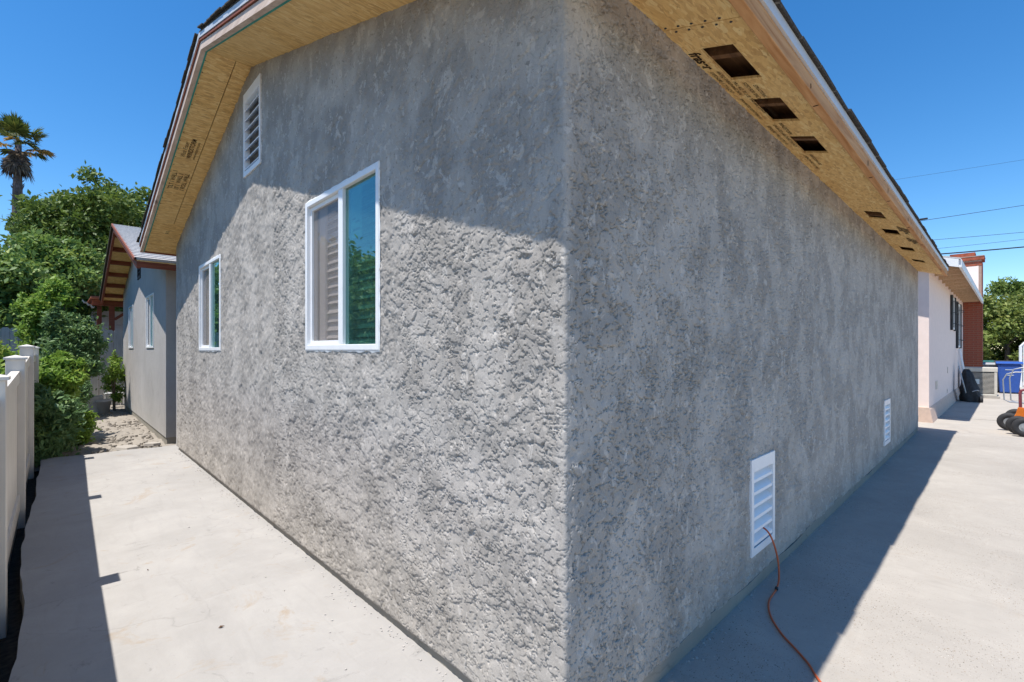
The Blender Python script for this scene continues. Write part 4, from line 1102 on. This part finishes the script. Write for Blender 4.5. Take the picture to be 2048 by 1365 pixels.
# bins
def wheelie(label, loc, rz, mat, lid, s=1.0):
    o = tag(empty('wheeled_bin', loc, rz), label, 'bin', 'wheeled bins by the hedge')
    a, b = .22 * s, .27 * s; h = .98 * s
    v = [(-a, -a, .04), (a, -a, .04), (a, a, .04), (-a, a, .04), (-b, -b * 1.1, h), (b, -b * 1.1, h), (b, b * 1.1, h), (-b, b * 1.1, h)]
    MB().add(v, [(0, 3, 2, 1), (4, 5, 6, 7), (0, 1, 5, 4), (1, 2, 6, 5), (2, 3, 7, 6), (3, 0, 4, 7)]).build('body', mat, o, bevel=.03)
    MB().prism([(-b - .03, h + .005), (b + .03, h + .005), (b + .03, h + .06), (b * .5, h + .10), (-b * .6, h + .10), (-b - .04, h + .05)], lambda q: (q[0], -b * 1.18, q[1]), lambda q: (q[0], b * 1.18, q[1])).build('lid', lid, o, bevel=.015)
    MB().tube([(b + .02, -.22, h - .03), (b + .09, -.22, h - .02), (b + .09, .22, h - .02), (b + .02, .22, h - .03)], .016, 7).build('handle', mat, o)
    for y in (-.24, .24): MB().tube([(a + .04, y - .03, .10), (a + .04, y + .03, .10)], .10, 14).build('wheel', 'rubber', o)
    for z in (.62, .80): MB().box((-b * (.84 + .16 * z) - .006, -.10, z), (-b * (.84 + .16 * z) + .012, .10, z + .018)).build('marking', 'paperwhite', o)
    return o
wheelie('blue recycling bin standing in front, nearest the wagon', (22.0, -1.17, -.08), .05, 'bin_blue', 'bin_blue')
wheelie('second blue bin with black lid half hidden behind the front blue bin', (23.9, -1.12, -.08), .0, 'bin_blue', 'dark')
wheelie('grey bin squeezed between air conditioner and blue bin', (22.3, -.70, -.08), .1, 'bin_grey', 'bin_grey', .95)
wheelie('dark green bin at the back beside the chimney', (24.0, -.52, -.08), .0, 'bin_green', 'bin_green')

# covered equipment and white pole by the pale house wall
cb = tag(empty('covered_equipment', (17.55, -.38, -.075)), 'black covered garden equipment leaning on the pale house wall', 'equipment')
th = np.linspace(0, 2 * np.pi, 26)[:-1]; prof = [(0, .25, .20), (.12, .27, .22), (.35, .24, .18), (.6, .19, .14), (.8, .13, .10), (.92, .06, .05)]
mb = MB(); o0 = 0
for (z, rx, ry) in prof:
    for t in th:
        k = 1 + .16 * math.sin(5 * t + z * 6) + .10 * math.sin(9 * t - z * 9) + .05 * math.sin(17 * t); mb.v.append((rx * k * math.cos(t) + .05 * z, ry * k * math.sin(t) + .12 * z - .03, z))
for i in range(len(prof) - 1):
    for k in range(25):
        a = i * 25 + k; b = i * 25 + (k + 1) % 25; mb.f.append((a, b, b + 25, a + 25))
mb.f.append(tuple(range(125, 150)))
mb.build('cover', 'dark', cb, True)
for x in (-.18, .2): MB().tube([(x, -.26, .09), (x, -.20, .09)], .09, 14).build('wheel', 'rubber', cb)
MB().tube([(-.20, .05, .1), (-.24, .14, .55), (-.18, .22, .95), (.08, .24, 1.0)], .016, 7).build('handle', 'steel', cb)
MB().tube([(-.25, -.05, .30), (-.20, -.14, .34), (.1, -.2, .30)], .012, 6).build('strap', 'bin_grey', cb)
wp = MB().tube([(17.75, -.35, -.05), (18.05, -.13, 1.42)], .035, 8).build('leaning_pole', 'whitewood'); tag(wp, 'white pole leaning against the pale house wall behind the black cover', 'pole')

# wagon with orange body
wg = tag(empty('wagon', (11.0, -1.15, -.075), -math.pi / 2), 'orange utility cart with fat black tyres at the right edge', 'cart')
def wheel(x, y, z, r, w):
    prof = []
    t = MB()
    for k in range(13):
        a = math.pi * 2 * k / 12; prof.append((r - .055 + .055 * math.cos(a) * .95, w * math.sin(a)))
    seg = 26; o = len(t.v)
    for (rr, ww) in prof[:-1]:
        for s in range(seg):
            b = 2 * math.pi * s / seg; t.v.append((rr * math.cos(b), ww, rr * math.sin(b)))
    n = len(prof) - 1
    for i in range(n):
        for s in range(seg): t.f.append((i * seg + s, i * seg + (s + 1) % seg, ((i + 1) % n) * seg + (s + 1) % seg, ((i + 1) % n) * seg + s))
    ob = t.build('wheel', 'rubber', wg, True); ob.location = (x, y, z)
    MB().tube([(0, -.03, 0), (0, .03, 0)], r - .085, 18).tube([(0, -.055, 0), (0, .055, 0)], .03, 10).build('rim', 'steel', ob)
for (x, y) in ((-.05, .28), (.06, -.20), (.13, -.45), (.05, 1.20), (1.05, .28), (1.05, -.45)): wheel(x, y, .165, .165, .045)
MB().tube([(.0, .34, .165), (.1, -.5, .165)], .016, 6).tube([(1.05, .34, .165), (1.05, -.5, .165)], .016, 6).build('axle', 'steel', wg)
MB().box((.22, -.42, .34), (1.35, .30, .36)).box((.22, -.42, .36), (.24, .30, .60)).box((1.33, -.42, .36), (1.35, .30, .60)).box((.24, .28, .36), (1.33, .30, .60)).box((.24, -.42, .36), (1.33, -.40, .60)).build('tray', 'orange', wg, bevel=.008)
MB().prism([(-.02, .20), (.12, .20), (.17, .30), (.13, .44), (.06, .44), (.03, .32)], lambda q: (q[0], .20, q[1]), lambda q: (q[0], .27, q[1])).build('fork', 'orange', wg, bevel=.006)
MB().tube([(.09, .235, .40), (.085, .235, .70), (.10, .235, .745), (.16, .235, .765), (.5, .235, .765)], .022, 8).build('handle', 'magenta_paint', wg)
MB().box((.20, -.06, .22), (.9, .10, .335)).build('undercarriage', 'orange', wg)
ht = tag(empty('hand_truck', (13.6, -1.66, -.10), .1), 'grey tubular hand truck standing behind the orange cart', 'hand truck')
for y in (.0, .10):
    MB().tube([(0, .55 - y, .38), (0, .62 - y, .42), (0, .64 - y, .85 + y * .4), (0, .58 - y, .98 + y), (0, .45 - y, 1.02 + y), (0, -.3, 1.02 + y)], .012, 8).build('rail', 'steel', ht)
MB().tube([(0, .55, .38), (0, -.3, .33)], .018, 8).build('rail', 'steel', ht)
MB().tube([(0, .30, .33), (.05, .30, .10)], .018, 8).tube([(0, -.25, .33), (.05, -.25, .10)], .018, 8).build('leg', 'steel', ht)
for y in (.36, -.30): MB().tube([(.05, y - .03, .10), (.05, y + .03, .10)], .10, 16).build('wheel', 'rubber', ht)
# white gate
wgt = tag(empty('white_gate', (26.6, -1.75, -.085)), 'white gate panel with arched top beside the flowering hedge', 'gate')
MB().tube([(0, .22, 0), (0, .22, 1.62), (0, .10, 1.78), (0, -.2, 1.80), (0, -2.0, 1.80)], .05, 8).build('gate_frame', 'whitewood', wgt)
for k in range(14): MB().box((-.02, .08 - k * .15, .08), (.02, .15 - k * .15, 1.74)).build('slat', 'whitewood', wgt)

# ================================================================== CORD, WIRES, LITTER
def catmull(P, n=10):
    P = [Vector(p) for p in P]; out = []
    for i in range(len(P) - 1):
        a, b, c, d = P[max(i - 1, 0)], P[i], P[i + 1], P[min(i + 2, len(P) - 1)]
        for k in range(n):
            t = k / n; out.append(.5 * ((2 * b) + (c - a) * t + (2 * a - 5 * b + 4 * c - d) * t * t + (3 * b - a - 3 * c + d) * t ** 3))
    return out + [P[-1]]
CORD = [(1.86, .04, .33), (1.845, -.02, .325), (1.87, -.05, .27), (1.895, -.075, .15), (1.87, -.09, .045), (1.79, -.10, .010), (1.62, -.115, .008), (1.47, -.17, .008), (1.34, -.26, .008), (1.26, -.34, .008), (1.18, -.415, .008), (1.10, -.47, .008), (.95, -.60, .008), (.75, -.85, .008), (.8, -1.3, .008), (1.3, -1.9, .008)]
cd = tag(empty('extension_cord', (1.85, -.1, 0)), 'orange extension cord running from the foundation vent across the driveway', 'cord')
c_ = MB().tube(catmull(CORD, 12), .0052, 8).build('cable', 'cord', cd, True); c_.location = (-1.85, .1, 0)
c_ = MB().tube([(1.796, -.099, .018), (1.780, -.104, .013)], .009, 6).build('tie', 'dark', cd); c_.location = (-1.85, .1, 0)
def wire(label, p, q, r, sag=.5):
    p, q = Vector(p), Vector(q); pts = []
    for i in range(25):
        t = i / 24; pts.append(p.lerp(q, t) - Vector((0, 0, sag * 4 * t * (1 - t))))
    o = MB().tube(pts, r, 5).build('power_line', 'wire'); return tag(o, label, 'wire', 'overhead wires')
def ext(a, b, u): a, b = Vector(a), Vector(b); return a - (b - a) * u, b + (b - a) * u
WS = [((37.11, 3.71, 12.29), (43.01, -1.98, 13.56), .007, 'faintest topmost overhead wire at upper right'),
      ((38.16, 2.69, 9.65), (43.01, -1.98, 10.67), .015, 'second overhead wire from the top, with the dark splice'),
      ((38.71, 2.16, 8.45), (43.01, -1.98, 8.96), .013, 'third overhead wire, below the one with the splice'),
      ((39.63, 1.28, 8.0), (43.01, -1.98, 8.51), .010, 'fourth overhead wire, just above the thick cable'),
      ((39.63, 1.28, 7.62), (43.01, -1.98, 8.02), .040, 'thick black lowest overhead cable above the brick chimney')]
for a, b, r, lb in WS:
    p, q_ = ext(a, b, 1.3); o = wire(lb, p, q_, r, .1)
    if 'splice' in lb and 'second' in lb:
        m_ = Vector(a).lerp(Vector(b), .02); d_ = (Vector(b) - Vector(a)).normalized(); MB().tube([m_, m_ + d_ * .45], .06, 6).build('splice', 'wire', o)
# mortar crumbs dropped along the foot of both walls
rc = random.Random(8); mb = MB()
for i in range(420):
    if i < 260: x, y = -.004 - abs(rc.gauss(0, .030)), rc.uniform(.15, 6.9)
    else: x, y = rc.uniform(.15, 9.3), -.010 - abs(rc.gauss(0, .035))
    if rc.random() < .12: x, y = x - rc.random() * .5 * (i < 260), y - rc.random() * .5 * (i >= 260)
    c_ = chunk(rc.uniform(.0025, .007), rc.uniform(.002, .006), rc); mb.add([(x + p[0], y + p[1], p[2] - .0005) for p in c_.v], c_.f)
tag(mb.build('mortar_crumbs', 'stucco_smooth'), 'tiny grey mortar crumbs scattered along the foot of the stucco walls', 'crumbs', kind='stuff')
# dry leaves and crumbs on the paving
for i, (x, y, lb) in enumerate([(-.62, 1.72, 'small curled brown leaf on the patio nearest the camera'), (-.80, 2.75, 'tiny brown crumb on the middle of the patio')]):
    mb = MB()
    s = (.014, .009)[i]
    mb.add([(-s, 0, .004), (-s * .2, s * .45, .010), (s, 0, .006), (-s * .2, -s * .45, .009), (0, 0, .002), (-s, 0, .002), (s, 0, .004)], [(0, 4, 1), (1, 4, 2), (2, 4, 3), (3, 4, 0), (0, 1, 5), (2, 3, 6)])
    o = mb.build('dry_leaf', 'leaf_litter'); o.location = (x, y, .0); o.rotation_euler = (0, 0, i * 1.3); tag(o, lb, 'leaf', 'litter on the paving')
